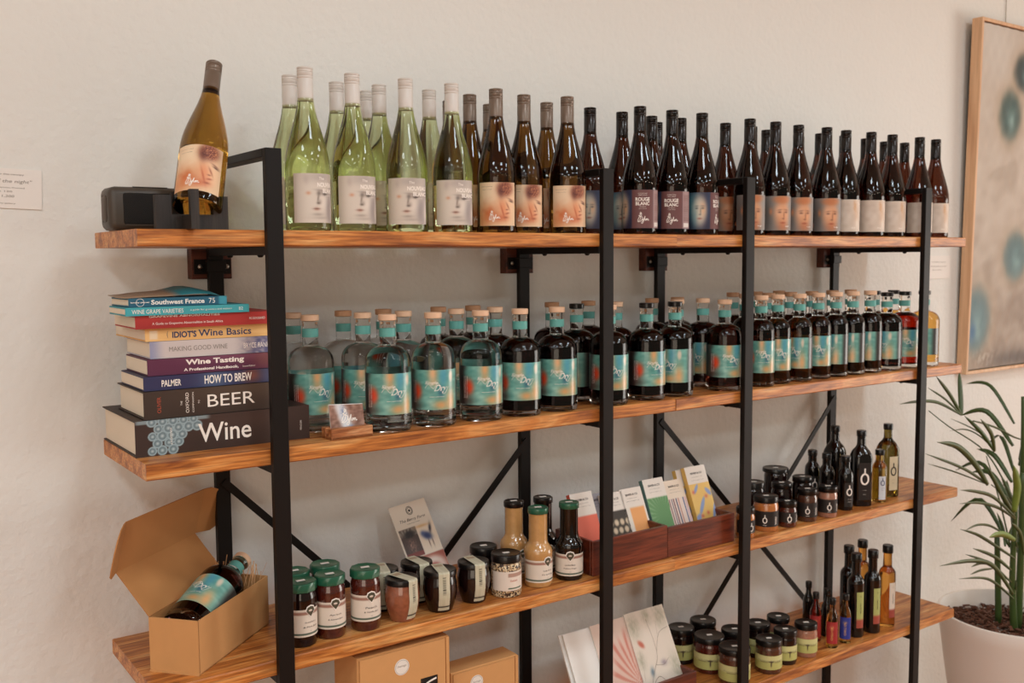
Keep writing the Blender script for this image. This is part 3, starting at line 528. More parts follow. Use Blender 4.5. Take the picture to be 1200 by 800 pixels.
p_bc = lambda u, v: mix(mix(mix(mix(fillc(u, '6E4634'), 'A07A68', noise(u, v, 4, 8)), 'D3D2D4', blob(u, v, .42, .5, .17, 1, .25, 4)), '4F6288', .9 * blob(u, v, .40, .75, .09, .22) * noise(u, v, 9, 3)), '5A7090', .7 * blob(u, v, .6, .2, .09, .1))
for i in range(4):
    c = thing('business_card', ['front card of the printed cards in the wooden holder', 'second business card in the wooden holder', 'third business card in the wooden holder', 'rearmost business card in the wooden holder'][i], 'card', (.388 + .001 * i, .0305 + .0025 * i, ZT[2] + .0066), .03, 'business cards in the wooden holder')
    c.rotation_euler = (-.28, .06, .03)
    ob('card', MB().box(-.0365, .0365, 0, .0016, 0, .056).build('card', M['paper']), c)
    if i == 0:
        ob('print', grid('print', 40, 30, lambda u, v: ((u - .5) * .073, -.0003, v * .056), p_bc, M['pr'], False), c)
        mb = MB(); dylan_script(mb, .002, .030, .019, flatfn((0, -.0004, 0), (1, 0, 0), (0, 0, 1))); ob('lettering', mb.build('lettering', M['white']), c)

# ---------------------------------------------------------------- jars and bottles of preserves
def facing(x, y, off=0): return -math.atan2(x - CX, y - CY) + math.radians(off)
def lidprof(r, z0, z1, dome=0): return [(0, z0), (r * .97, z0), (r, z0 + .001), (r, z1 - .003), (r * .97, z1 - .0006), (r * .90, z1), (r * .84, z1 - .001), (0, z1 - .001 + dome)]
def farm_paint(r, half, z0, z1, emb=0.0):
    def p(u, v):
        x = (u - .5) * 2 * half; C = fillc(u, 'D9CDBE'); C = mix(C, '9A7262', rectm(u, v, -1, 2, .80, .92, .01)); C = mix(C, '34493C', rectm(u, v, -1, 2, .075, .13, .008)); return C
    return p
SH = {}
def cache(k, f):
    if k not in SH: SH[k] = f()
    return SH[k]
def emblem(r, zc, s=1.0):
    fn = wrapfn(r, 0, .0009); mb = MB(); P = [(0, -.0105), (.0088, .001), (.0062, .0075), (0, .0098), (-.0062, .0075), (-.0088, .001)]
    mb.add([fn(x * 1.25 * s, zc + z * 1.25 * s) for x, z in P], [tuple(range(6))]); fn2 = wrapfn(r, 0, .0013); mb2 = MB(); mb2.add([fn2(x * s, zc + z * s) for x, z in P], [tuple(range(6))])
    return mb.build('emblem', M['white']), mb2.build('emblem_leaf', cache('olv', lambda: mat('olive_ink', '4A4634', .6)))
def farm_label(t, r, z0, z1, rz, lines, key):
    half = math.radians(105)
    l = ob('label', cache(('fl', r, z0, z1), lambda: wrap_label('label', r, z0, z1, 105, farm_paint(r, half, z0, z1), M['pr'], 48, 40)), t, rot=(0, 0, rz))
    e = cache(('em', r, z1), lambda: emblem(r, z1 - .004, min(1, r / .03))); ob('emblem', e[0], l); ob('emblem_leaf', e[1], l)
    def mk():
        mb = MB(); fn = wrapfn(r, 0, .0007); n = len(lines)
        for i, b in enumerate(lines): put_text(mb, b, .0, z0 + (z1 - z0) * (.52 - .17 * i), .0038, width=.024 if i == 0 else .03, shear=.2, fn=fn)
        put_text(mb, '290g', 0, z0 + (z1 - z0) * .2, .0015, fn=fn); return mb.build('lettering', M['ink' if key != 'x' else 'inkr'])
    ob('lettering', cache(('flt',) + tuple(lines), mk), l)
def lid_sticker(t, z, rz, s=.009):
    ob('price_sticker', cache(('ps', s), lambda: MB().box(-s, s, -s * .55, s * .55, 0, .0004).build('price_sticker', M['sticker'])), t, (0, 0, z), (0, 0, rz))
def berry_jar(x, y, body, lines, label, group, off=20):
    r = .0295; t = thing('preserve_jar', label, 'jar', (x, y, ZT[3]), 0, group)
    ob('jar_body', cache(('bj', body), lambda: lathem('jar_body', [(0, .002), (.024, 0), (.0275, .001), (r, .006), (r, .090), (.0285, .098), (.0270, .101), (.0270, .107), (0, .107)], M[body], 32)), t)
    ob('lid', cache('bl', lambda: MB().lathe(lidprof(.0305, .1055, .1225), 10).build('lid', M['green'])), t)
    lid_sticker(t, .1222, facing(x, y) + .3, .0085); farm_label(t, r, .021, .074, facing(x, y, off), lines, body); return t
g = 'green lidded preserve jars on the third shelf'
berry_jar(.291, .052, 'jam2', ('Strawberry', '& Port Jam'), 'dark green-lidded jar half hidden behind the leftmost front post', g, 35)
berry_jar(.354, .058, 'jam', ('Apricot', '& Almond Jam'), 'red-brown green-lidded jar, middle one of the front three', g, 20)
berry_jar(.428, .053, 'jam', ('Peach', '& Vanilla Jam'), 'red-brown green-lidded jar beside the first tapered jar', g, 23)
berry_jar(.374, .124, 'jam2', ('Blackberry', 'Jam'), 'green-lidded jar in second row behind the middle jar', g, 20)
berry_jar(.306, .118, 'jam2', ('Mulberry', 'Jam'), 'green-lidded jar in second row nearest the kraft gift box', g, 20)
def p_strip(u, v):
    C = fillc(u, 'B9B59A'); C = mix(C, 'D4CCB8', noise(u, v, 2, 3) * .6); C = mix(C, '3A352C', rectm(u, v, .35, .62, .25, .5, .01) * step(np.sin(v * 260), -.1, .1)); C = mix(C, '2C2824', rectm(u, v, -1, 2, .05, .075, .006)); return mix(C, '8A6A50', rectm(u, v, .1, .9, .86, .95, .02) * .6)
def tulip(x, y, body, label, off=35):
    t = thing('tapered_jar', label, 'jar', (x, y, ZT[3]), 0, 'tapered jars with paper strips')
    P = [(0, .002), (.022, 0), (.0255, .001), (.0300, .014), (.0345, .032), (.0360, .046), (.0350, .060), (.0325, .072), (.0318, .077), (0, .077)]
    ob('jar_body', cache(('tj', body), lambda: lathem('jar_body', P, M[body], 36)), t); ob('lid', cache('tl', lambda: lathem('lid', lidprof(.0345, .075, .087), M['black'], 36)), t)
    def mk():
        Q = [(.0268, .006), (.0318, .020), (.0352, .034), (.0364, .046), (.0356, .058), (.0352, .068), (.0352, .086), (.032, .0878), (.015, .0880), (-.03, .0880)]
        V = []; n = len(Q)
        for i, (r, z) in enumerate(Q):
            for j in range(7):
                a = (j / 6 - .5) * .62; w = .0115 * (j / 3 - 1)
                rr = r + .0006; V.append((w, -math.sqrt(max(rr * rr - w * w, 0)) if i < 7 else -rr, z + (.0004 if i > 7 else 0)))
        Fc = [(i * 7 + j, i * 7 + j + 1, i * 7 + 8 + j, i * 7 + 7 + j) for i in range(n - 1) for j in range(6)]
        me = mesh('paper_strip', V, Fc, M['pr']); 
        return me
    def mk2():
        # strip subdivided for print
        Q = [(.0268, .006), (.0318, .020), (.0352, .034), (.0364, .046), (.0356, .058), (.0352, .068), (.0352, .086), (.032, .0878), (.015, .0880), (-.03, .0880)]
        cum = [0]
        for a, b in zip(Q, Q[1:]): cum.append(cum[-1] + math.hypot(a[0] - b[0], a[1] - b[1]))
        def fn(u, v):
            s_ = v * cum[-1]; i = max(0, min(len(Q) - 2, next((k for k in range(len(cum) - 1) if cum[k + 1] >= s_), len(Q) - 2))); f = (s_ - cum[i]) / (cum[i + 1] - cum[i])
            r = Q[i][0] + (Q[i + 1][0] - Q[i][0]) * f; z = Q[i][1] + (Q[i + 1][1] - Q[i][1]) * f; w = .0118 * (2 * u - 1); rr = r + .0007
            return (w, -math.sqrt(max(rr * rr - w * w, 0)) if i < 7 else -rr, z + (.0004 if i > 6 else 0))
        return grid('paper_strip', 14, 90, fn, p_strip, M['pr'])
    ob('paper_strip', cache('tst', mk2), t, rot=(0, 0, facing(x, y, off)))
tulip(.510, .051, 'pickle', 'pink-brown tapered jar with cream paper strip, nearest the green-lidded jars', 42)
tulip(.600, .050, 'jam2', 'near-black tapered jar in the middle of the front row', 15)
tulip(.687, .055, 'jam2', 'near-black tapered jar beside the grainy dukkah jar', 25)
tulip(.588, .127, 'jam2', 'near-black tapered jar standing right under the leaning brochure', 30)
tulip(.505, .128, 'jam2', 'tapered jar in the second row behind the pink-brown one', 10)
def small_jar(name, x, y, z, r, h, body, lidh, label, cat='jar', group=None, lid='black', neck=.9, lr=1.0, seg=32, sticker=True):
    t = thing(name, label, cat, (x, y, z), 0, group); k = (body, round(r, 4), round(h, 4), lid, lr)
    ob('jar_body', cache(('sb',) + k, lambda: lathem('jar_body', [(0, .002), (r * .85, 0), (r * .95, .001), (r, .006), (r, h - lidh - .010), (r * .96, h - lidh - .005), (r * neck, h - lidh - .001), (r * neck, h - lidh + .004), (0, h - lidh + .004)], M[body], seg)), t)
    ob('lid', cache(('sl',) + k, lambda: lathem('lid', lidprof(r * lr, h - lidh, h), M[lid], seg)), t)
    if sticker: lid_sticker(t, h - .0006, facing(x, y) + .35, .0075)
    return t
t = small_jar('dukkah_jar', .767, .047, ZT[3], .0335, .092, 'dukkah', .017, 'clear jar of grainy seed mix with black lid and white label')
def p_duk(u, v): C = fillc(u, 'DDD0C2'); C = mix(C, 'A98878', rectm(u, v, .42, 1, .72, .92, .01)); return mix(C, '3C5A44', rectm(u, v, .42, .8, .08, .15, .01))
l = ob('label', wrap_label('label', .0335, .016, .058, 80, p_duk, M['pr'], 40, 30), t, rot=(0, 0, facing(.767, .047, 20))); lettering(l, [('Dukkah', .006, .038, .004, dict(shear=.2))], wrapfn(.0335, 0, .0007), M['inkr'])
small_jar('dark_jar', .758, .122, ZT[3], .031, .092, 'jam2', .017, 'black-lidded dark jar standing behind the seed-mix jar')
def sauce(x, y, body, lid, lines, label, off=20):
    t = thing('sauce_bottle', label, 'bottle', (x, y, ZT[3]), 0, 'sauce bottles on the third shelf'); r = .0318
    P = [(0, .002), (.026, 0), (.030, .001), (r, .006), (r, .066), (.0328, .072), (.0325, .079), (.030, .086), (.0250, .092), (.0218, .097), (.0210, .104), (.0208, .165), (0, .165)]
    ob('bottle_body', cache(('sc', body), lambda: lathem('bottle_body', P, M[body], 36)), t)
    ob('lid', cache(('scl', lid), lambda: lathem('lid', lidprof(.0232, .1635, .1765), M[lid], 28)), t); lid_sticker(t, .1763, facing(x, y) + .3, .008)
    farm_label(t, r, .012, .062, facing(x, y, off), lines, body)
sauce(.862, .056, 'mustard', 'green', ('Honey Mustard', 'Dressing'), 'tan mustard bottle with dark green cap in front', 42)
sauce(.852, .136, 'mustard', 'black', ('Caesar', 'Dressing'), 'tan mustard bottle with black cap standing behind the other', 40)
sauce(.947, .051, 'soy', 'green', ('Caramelised Balsamic', 'Mulberry Vinegar'), 'black sauce bottle with dark green cap next to the chocolate tray', 5)
sauce(.929, .126, 'soy', 'black', ('Balsamic', 'Vinegar'), 'black sauce bottle with black cap in the second row', 30)

# brochure leaning on the wall
def frame_obj(name, parent, TL, TR, BL, w=None, h=None):
    TL, TR, BL = Vector(TL), Vector(TR), Vector(BL); ex = (TR - TL).normalized(); ez = (TL - BL); ez = (ez - ex * ez.dot(ex)).normalized(); ey = ez.cross(ex)
    BL = TL - ez * .178; return Matrix(((ex.x, ey.x, ez.x, BL.x), (ex.y, ey.y, ez.y, BL.y), (ex.z, ey.z, ez.z, BL.z), (0, 0, 0, 1))), (TR - TL).length, (TL - BL).length
mt, w, h = frame_obj('b', None, (.606, .285, 1.008), (.704, .292, 1.018), (.672, .200, .846)); w = .099; h = .178
def p_bro(u, v):
    C = fillc(u, 'D9C9B6'); C = mix(C, '4A3A34', rectm(u, v, .04, .5, .30, .68, .008)); C = mix(C, '9A9080', rectm(u, v, .04, .5, .58, .68, .01) * noise(u, v, 8, 3)); C = mix(C, '1C1816', blob(u, v, .28, .60, .14, .05, 0, 4)); C = mix(C, 'B58A78', .9 * blob(u, v, .27, .44, .1, .09) * noise(u, v, 14, 5)); C = mix(C, '7A3A34', rectm(u, v, .04, .5, .30, .36, .01))
    C = mix(C, 'E0CDB6', rectm(u, v, .52, .99, .30, .68, .006)); C = mix(C, '2A3A66', blob(u, v, .72, .52, .13, .055, -.2, 3)); C = mix(C, '1E1C28', blob(u, v, .86, .60, .03, .07, -.6)); C = mix(C, '3A4A7A', .8 * blob(u, v, .63, .56, .05, .03)); C = mix(C, '4A2E2A', .9 * blob(u, v, .72, .42, .012, .05)); C = mix(C, '4A2E2A', .9 * blob(u, v, .82, .42, .012, .05)); C = mix(C, 'C08A4A', .6 * blob(u, v, .66, .66, .2, .02))
    C = mix(C, '9A4A38', rectm(u, v, 0, 1, 0, .285, .008)); C = mix(C, 'E8DCCB', blob(u, v, .6, .1, .38, .16, 0, 6)); C = mix(C, 'D97A3A', blob(u, v, .45, .1, .1, .05)); C = mix(C, 'A03A2E', blob(u, v, .62, .12, .16, .05)); return mix(C, '2A1A1A', blob(u, v, .68, .03, .12, .04))
t = thing('brochure', 'cream farm brochure with blue bird picture leaning on the wall', 'brochure'); t.matrix_world = mt
ob('folded_sheet', MB().bbox(0, w, 0, .003, 0, h, .0006, 1).build('folded_sheet', M['paper']), t)
pr = ob('print', grid('print', 70, 110, lambda u, v: (u * w, -.0004, v * h), p_bro, M['pr'], False), t); fn = flatfn((0, -.0004, 0), (1, 0, 0), (0, 0, 1))
lettering(pr, [('The Berry Farm', w * .5, h * .775, .0085, dict(width=.07, shear=.35)), ('MARGARET RIVER', w * .5, h * .73, .0018, dict(width=.035))], fn, M['ink'])
mb = MB()
for rr in (.0098, .0072): stroke(mb, [(w * .5 + rr * .85 * math.cos(a), h * .895 + rr * math.sin(a)) for a in np.linspace(0, 2 * PI, 13)], .0013, fn, 3)
stroke(mb, [(w * .5 - .0025, h * .895), (w * .5 + .0025, h * .895)], .005, fn, 2); ob('round_logo', mb.build('round_logo', M['ink']), pr)

# ---------------------------------------------------------------- kraft gift box with bottle
def slab(name, P, th, m, parent):
    """flat panel from planar outline, given thickness along its normal"""
    P = [Vector(p) for p in P]; n = (P[1] - P[0]).cross(P[2] - P[0]).normalized() * th; k = len(P)
    return ob(name, mesh(name, P + [p + n for p in P], [tuple(range(k - 1, -1, -1)), tuple(range(k, 2 * k))] + [(i, (i + 1) % k, (i + 1) % k + k, i + k) for i in range(k)], m, False), parent)
ga = math.atan2(.6532, .7572)
t = thing('gift_box', 'open kraft cardboard gift box with raised lid', 'box', (.0825, .018, ZT[3]), ga)
BL_, BW, BH = .258, .098, .099; th = .002
slab('front_panel', [(0, 0, 0), (BL_, 0, 0), (BL_, 0, BH), (0, 0, BH)], -th, M['card'], t)
slab('end_panel', [(-.0006, 0, .003), (-.0006, BW, .003), (-.0006, BW, BH), (-.0006, 0, BH)], th * 1.6, M['card'], t)
slab('end_panel', [(BL_, 0, 0), (BL_, BW, 0), (BL_, BW, BH), (BL_, 0, BH)], -th, M['card'], t)
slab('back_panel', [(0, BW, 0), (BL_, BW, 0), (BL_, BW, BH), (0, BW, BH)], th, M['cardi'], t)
slab('base_panel', [(0, 0, 0), (BL_, 0, 0), (BL_, BW, 0), (0, BW, 0)], th, M['card'], t)
slab('base_flap', [(-.003, .0, 0), (.0, 0, 0), (.0, BW, 0), (-.003, BW, 0)], .003, M['card'], t)
def lv(a, L): return Vector((0, math.cos(math.radians(a)) * L, math.sin(math.radians(a)) * L))
h0 = Vector((0, BW, BH)); d1 = lv(50, .1); ex = Vector((BL_, 0, 0)); f0 = h0 + d1; d2 = lv(105, .098)
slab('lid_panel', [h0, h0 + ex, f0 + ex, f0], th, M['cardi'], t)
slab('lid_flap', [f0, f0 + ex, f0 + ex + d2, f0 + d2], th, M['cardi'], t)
def ear(s):
    b = f0 + (ex if s > 0 else Vector()); e1 = Vector((s * .048, -.020, 0)); pts = [b + d2 * 0.02]
    for k in range(9): a = PI / 2 * k / 8; pts.append(b + e1 * (.35 + .65 * math.cos(PI / 2 - a) if 0 else 1) * (math.sin(a) if k else .9) * 1.0 + d2 * (.05 + .15 * 0)) if 0 else None
    q = [(0, .02), (.7, .0), (.92, .06), (1, .22), (1, .55), (.9, .78), (.68, .93), (.35, 1), (0, 1)]
    P = [b + e1 * a + d2 * c for a, c in q]
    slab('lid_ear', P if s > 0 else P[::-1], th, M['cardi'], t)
ear(1); ear(-1)
ca, sa = math.cos(ga), math.sin(ga)
def gl(a, b, z): return (.0825 + ca * a - sa * b, .018 + sa * a + ca * b, ZT[3] + z)
p0 = Vector(gl(.030, .049, .062)); p1 = Vector(gl(.236, .049, .128))
o = spirit('fat', 'k', 'w', tuple(p0), 0, 'dark spirit bottle lying in the open kraft gift box', None, tilt=(p1 - p0), rz=0)
ax = (p1 - p0).normalized(); up = (Vector((0, 0, 1)) - ax * ax.z).normalized(); o.rotation_mode = 'XYZ'
yv = -up; xv = yv.cross(ax); RM = Matrix(((xv.x, yv.x, ax.x), (xv.y, yv.y, ax.y), (xv.z, yv.z, ax.z))) @ Matrix.Rotation(-.35, 3, 'Z')
o.rotation_euler = RM.to_euler()
mb = MB(); r = random.Random(5)
for i in range(150):
    a = r.uniform(.01, BL_ - .01); b = r.uniform(.008, BW - .008); z = r.uniform(.01, .045); L_ = r.uniform(.02, .05); an = r.uniform(0, 6.28)
    if i < 26: a = r.uniform(.19, .25); b = r.choice([r.uniform(.01, .02), r.uniform(.075, .09)]); z = r.uniform(.085, .1); q = (a + r.uniform(-.008, .014), b + r.uniform(-.012, .012), z + r.uniform(.02, .045))
    else: q = (min(max(a + L_ * math.cos(an), .006), BL_ - .006), min(max(b + L_ * math.sin(an), .006), BW - .006), min(z + r.uniform(-.01, .03), .09))
    mb.bar(gl(a, b, z), gl(*q), .0016, .0004, (0, .3, 1))
o = thing('straw_packing', 'pale shredded straw packing inside the gift box', 'straw', me=mb.build('straw_packing', M['straw'])); o['kind'] = 'stuff'

# ---------------------------------------------------------------- chocolate tray and bars
def tray(x0, x1, y0, y1, z, h, label, name='display_tray', group=None, rz=0):
    t = thing(name, label, 'tray', ((x0 + x1) / 2, (y0 + y1) / 2, z), rz, group); w = (x1 - x0) / 2; d = (y1 - y0) / 2
    for nm, b in (('front_board', (-w, w, -d, -d + .009, 0, h)), ('back_board', (-w, w, d - .009, d, 0, h)), ('side_board', (-w, -w + .009, -d + .009, d - .009, 0, h)), ('side_board', (w - .009, w, -d + .009, d - .009, 0, h)), ('bottom_board', (-w + .009, w - .009, -d + .009, d - .009, 0, .006))):
        ob(nm, MB().bbox(*b, .0012, 1).build(nm, M['red']), t)
    return t
tray(.990, 1.228, .018, .158, ZT[3], .082, 'left of two red-brown wooden trays holding chocolate bars', group='wooden trays of chocolate bars')
tray(1.230, 1.468, .019, .159, ZT[3], .075, 'right of two red-brown wooden trays, ending at the third post', group='wooden trays of chocolate bars')
def bar(x, y, w, h, paint, edge, label, lean=.42, roll=0, d=.014, z=.012, rz=0, txt=True):
    t = thing('chocolate_bar', label, 'chocolate', (x, y, ZT[3] + z), 0, 'boxed chocolate bars in the wooden trays'); t.rotation_euler = (-lean, roll, rz)
    m = cache(('edge', edge), lambda: mat('carton_' + edge, edge, .55))
    ob('carton', MB().bbox(-w / 2, w / 2, 0, d, 0, h, .0008, 1).build('carton', m), t)
    p = ob('wrapper_print', grid('wrapper_print', 36, 80, lambda u, v: ((u - .5) * w, -.0004, v * h), paint, M['pr'], False), t)
    if txt: lettering(p, [('BAHEN & CO', 0, h * .90, .0052, dict(width=w * .56, bold=.02)), ('stone ground chocolate', 0, h * .845, .0018, dict(width=w * .5)), ('made in margaret river', 0, h * .80, .0018, dict(width=w * .62))], flatfn((0, -.0005, 0), (1, 0, 0), (0, 0, 1)), M['ink'])
W0 = 'DDD2C6'
def top(C, u, v, lo=.6, c=W0): return mix(C, c, rectm(u, v, -1, 2, lo, 2, .004))
bar(1.043, .062, .068, .170, lambda u, v: mix(top(fillc(u, 'D9634A'), u, v, .67), '7A2A22', .0 * u), 'CF5A44', 'coral red chocolate bar at the left end of the tray', .40)
def p_logs(u, v):
    C = fillc(u, '33291F')
    for j in range(5):
        for i in range(4):
            C = mix(C, 'CDB79A', blob(u, v, .12 + .27 * i + (.13 if j % 2 else 0), .06 + .12 * j, .11, .052, 0, 6))
    return top(C, u, v, .72)
bar(1.100, .068, .062, .16, lambda u, v: top(fillc(u, '3A3440'), u, v, .55, '8A8488'), '4A424A', 'dark chocolate bar mostly hidden by the second post', .42)
bar(1.130, .050, .066, .160, p_logs, 'CBBFB0', 'chocolate bar with cut-log pattern right of the second post', .42)
bar(1.192, .050, .070, .163, lambda u, v: mix(top(fillc(u, 'DACFC2'), u, v, .72), 'DE9A5C', rectm(u, v, .26, .92, .0, .70, .02)), 'D5CABC', 'cream chocolate bar with a plain orange rectangle', .42)
def p_grn(u, v): 
    a = np.arctan2(v - .45, (u - .62) * .5); return top(mix(fillc(u, '5E8A58'), '8FAF86', .6 * step(np.sin(a * 26), .3, .9) * step(np.hypot((u - .62) * .5, v - .45), .1, .3)), u, v, .72)
bar(1.280, .062, .070, .172, p_grn, '5F7F78', 'green sunburst patterned chocolate bar in the right tray', .40)
def p_str(u, v):
    C = fillc(u, 'D8C3B6')
    for a, c in ((.08, '6A3A42'), (.2, '2F3A5E'), (.3, '6A3A42'), (.44, '1F2C58'), (.56, 'B57A6A'), (.82, '1F3A78'), (.93, 'C9A0A8')): C = mix(C, c, rectm(u, v, a - .022, a + .022, -1, 2, .012))
    return top(C, u, v, .70, 'DCC9B4')
bar(1.346, .060, .066, .160, p_str, 'CFC0B2', 'striped chocolate bar between the green and yellow ones', .42)
def p_yel(u, v):
    C = fillc(u, 'DDB565')
    for a, b, s1, s2, rr in ((.3, .68, .15, .035, .4), (.85, .62, .14, .045, -.3), (.4, .44, .24, .05, .5), (.05, .26, .2, .06, .3), (.92, .34, .2, .05, .7), (.6, .15, .2, .05, .2)): C = mix(C, '8596BE', blob(u, v, a, b, s1, s2, rr, 8))
    for a, b in ((.14, .64), (.70, .56), (.6, .33), (.3, .3)): C = mix(C, 'C9564A', .8 * blob(u, v, a, b, .07, .025))
    return top(C, u, v, .755)
bar(1.404, .078, .062, .176, p_yel, 'D9AE5E', 'yellow chocolate bar behind the front yellow one', .36, txt=False)
bar(1.426, .055, .074, .186, p_yel, 'DDB260', 'tall yellow chocolate bar with blue shapes at the right end', .38)

# ---------------------------------------------------------------- black-labelled jars and oils (third shelf right)
def obrand(mb, fn, x, z, s):
    """zero-shaped emblem with a stem on top"""
    stroke(mb, [(x + .36 * s * math.cos(a), z + .5 * s * math.sin(a)) for a in np.linspace(0, 2 * PI, 13)], .17 * s, fn, 3); stroke(mb, [(x, z + .5 * s), (x, z + 1.05 * s)], .15 * s, fn, 2)
def oj(x, y, r, h, body, label, off=5, lab_=True, lid='black', lr=1.0, lidh=.016):
    t = small_jar('relish_jar', x, y, ZT[3], r, h, body, lidh, label, group='black labelled relish jars', lr=lr)
    if lab_:
        l = ob('label', cache(('ol', r, h), lambda: lathem_label(r, .014, h * .60)), t, rot=(0, 0, facing(x, y, off)))
        def mk():
            mb = MB(); fn = wrapfn(r, 0, .0007); obrand(mb, fn, 0, h * .34, .014); put_text(mb, 'RELISH', 0, h * .2, .0022, fn=fn)
            for i in range(9): put_text(mb, 'l', r * .95 + .0, h * .22 + i * .0024, .0008, width=.007, fn=fn)
            return mb.build('lettering', M['white'])
        ob('lettering', cache(('olt', r, h), mk), l)
def lathem_label(r, z0, z1): return wrap_label('label', r, z0, z1, 100, lambda u, v: fillc(u, '1B1614'), M['pr'], 24, 3)
oj(1.524, .032, .0245, .080, 'orange', 'relish jar mostly hidden behind the third front post', 40)
oj(1.623, .048, .0332, .093, 'orange', 'orange-filled jar with black label, widest of the front row', -3)
oj(1.697, .036, .0256, .070, 'jam', 'small red-filled jar with black label beside the orange one', 15)
oj(1.787, .040, .0274, .090, 'brown', 'tall brown jar with black label, third from the orange one', 3)
oj(1.869, .034, .0266, .087, 'pale', 'pale-filled jar with black label next to the small dark bottle', 12)
oj(1.660, .122, .030, .112, 'jam2', 'dark jar in the second row just right of the post', 0, False)
oj(1.742, .093, .028, .104, 'jam2', 'dark jar in the second row behind the small red one', 0, False)
oj(1.800, .163, .032, .126, 'jam2', 'tallest dark jar at the back with a wide flared lid', 0, False, lr=1.15, lidh=.012)
oj(1.838, .098, .028, .107, 'jam2', 'dark jar in the second row behind the pale-filled one', 0, False)
def oil(name, x, y, z, prof, body, cap, cz, cr, label, group, lab_=None, neckm=None, off=0):
    sq = prof is SQ; t = thing(name, label, 'bottle', (x, y, z), facing(x, y, off) if sq else 0, group); H = cz[1]
    ob('bottle_body', cache(('ob', body, tuple(prof[3]), H), lambda: lathem('bottle_body', prof, M[body], 36)), t)
    ob('screw_cap', cache(('oc', cr, cz), lambda: lathem('screw_cap', [(0, cz[0]), (cr, cz[0]), (cr, cz[0] + .003), (cr * .95, cz[0] + .0035), (cr * .95, cz[0] + .005), (cr, cz[0] + .0055), (cr, H - .002), (cr * .9, H), (0, H)], M[cap], 24)), t)
    if lab_:
        l, tx = lab_; lo = ob('label', l, t, rot=(0, 0, 0 if sq else facing(x, y, off)));
        if tx: ob('lettering', tx, lo)
    return t
SQ = [(0, .002), (.024, 0, 5), (.0262, .001, 5), (.0275, .005, 5), (.0275, .14, 5), (.0265, .150, 4), (.022, .163, 3), (.016, .172), (.0125, .180), (.0120, .20), (.0120, .214), (0, .214)]
SM = [(0, .002), (.018, 0), (.0205, .001), (.0218, .005), (.0218, .100), (.0205, .108), (.016, .116), (.0125, .121), (.0120, .126), (.0120, .145), (0, .145)]
def sqlabel(col, w, z0, z1, r, ink, s, zc, th=0):
    if r > .025:
        me = grid('label', 12, 3, lambda u, v: ((u - .5) * w, -r - .0001, z0 + v * (z1 - z0)), lambda u, v: fillc(u, col), M['pr']); fn = lambda x, y: (x, -r - .0006, y)
    else: me = wrap_label('label', r, z0, z1, math.degrees(w / 2 / r), lambda u, v: fillc(u, col), M['pr'], 12, 3, .0012); fn = wrapfn(r, 0, .0017)
    mb = MB(); obrand(mb, fn, 0, zc, s); put_text(mb, 'extra virgin', 0, zc - s * 1.1, .002, fn=fn); put_text(mb, 'olive oil', 0, zc - s * 1.5, .002, fn=fn); return me, mb.build('lettering', M[ink])
bk = sqlabel('1A1513', .036, .02, .13, .0278, 'white', .030, .082); bs = sqlabel('1A1513', .026, .012, .082, .0218, 'white', .019, .055)
ye = sqlabel('CFC0A0', .030, .022, .125, .0278, 'ink', .024, .08); wh = sqlabel('C9CDD2', .02, .010, .08, .0218, 'navy', .014, .06)
G = 'oil and vinegar bottles on the third shelf'
oil('vinegar_bottle', 1.967, .163, ZT[3], SM, 'soy', 'black', (.141, .157), .0138, 'small dark bottle with black cap at the back by the rear post', G, bs, off=20)
oil('oil_bottle', 2.056, .150, ZT[3], SQ, 'soy', 'black', (.205, .222), .0140, 'tall dark square oil bottle in the second row', G, bk, off=55)
oil('vinegar_bottle', 1.960, .107, ZT[3], SM, 'soy', 'black', (.141, .157), .0138, 'small dark bottle in the middle of the oil cluster', G, bs, off=40)
oil('vinegar_bottle', 1.972, .050, ZT[3], SM, 'soy', 'black', (.141, .157), .0138, 'small dark bottle in front with white zero emblem', G, bs, off=30)
oil('oil_bottle', 2.052, .056, ZT[3], SQ, 'soy', 'black', (.205, .222), .0140, 'tall black square oil bottle in the front row', G, bk, off=25)
oil('vinegar_bottle', 2.130, .046, ZT[3], SM, 'g_yel', 'black', (.141, .157), .0138, 'small pale yellow bottle with whitish label', G, wh, off=25)
oil('oil_bottle', 2.214, .076, ZT[3], SQ, 'g_olive', 'black', (.205, .222), .0140, 'tall olive-green square oil bottle nearest the last post', G, ye, off=40)

# ---------------------------------------------------------------- fourth shelf: lime labelled jars, oils, minis
def limep(u, v):
    C = fillc(u, 'B3B26A'); C = mix(C, 'C9C68A', rectm(u, v, -1, 2, .55, 1, .05)); C = mix(C, '3A2C22', blob(u, v, .5, .42, .012, .22, 0, 4)); C = mix(C, '3A2C22', blob(u, v, .5, .58, .05, .06, 0, 4)); C = mix(C, '8A8450', rectm(u, v, .3, .44, .5, .58, .01)); return mix(C, '8A8450', rectm(u, v, .56, .7, .5, .58, .01))
def lime(x, y, r, h, body, label, off=10):
    t = small_jar('lime_label_jar', x, y, ZT[4], r, h, body, .0155, label, group='lime labelled jars on the lowest shelf', neck=.94, lr=1.0)
    l = ob('label', cache(('ll', r, h), lambda: wrap_label('label', r, .014, h * .58, 120, limep, M['pr'], 90, 26)), t, rot=(0, 0, facing(x, y, off)))
    def mk():
        mb = MB(); fn = wrapfn(r, 0, .0007)
        for s in (-1, 1): put_text(mb, ('Olive Tapenade', 'Fig Chutney')[s > 0], s * r * .62, h * .42, .0028, width=r * .9, fn=fn)
        return mb.build('lettering', M['ink'])
    ob('lettering', cache(('llt', r, h), mk), l)
lime(1.634, .040, .0355, .090, 'brown', 'lime-labelled jar in front, first one right of the third post', 12)
lime(1.716, .051, .0320, .094, 'jam2', 'slim lime-labelled jar, second right of the third post', 25)
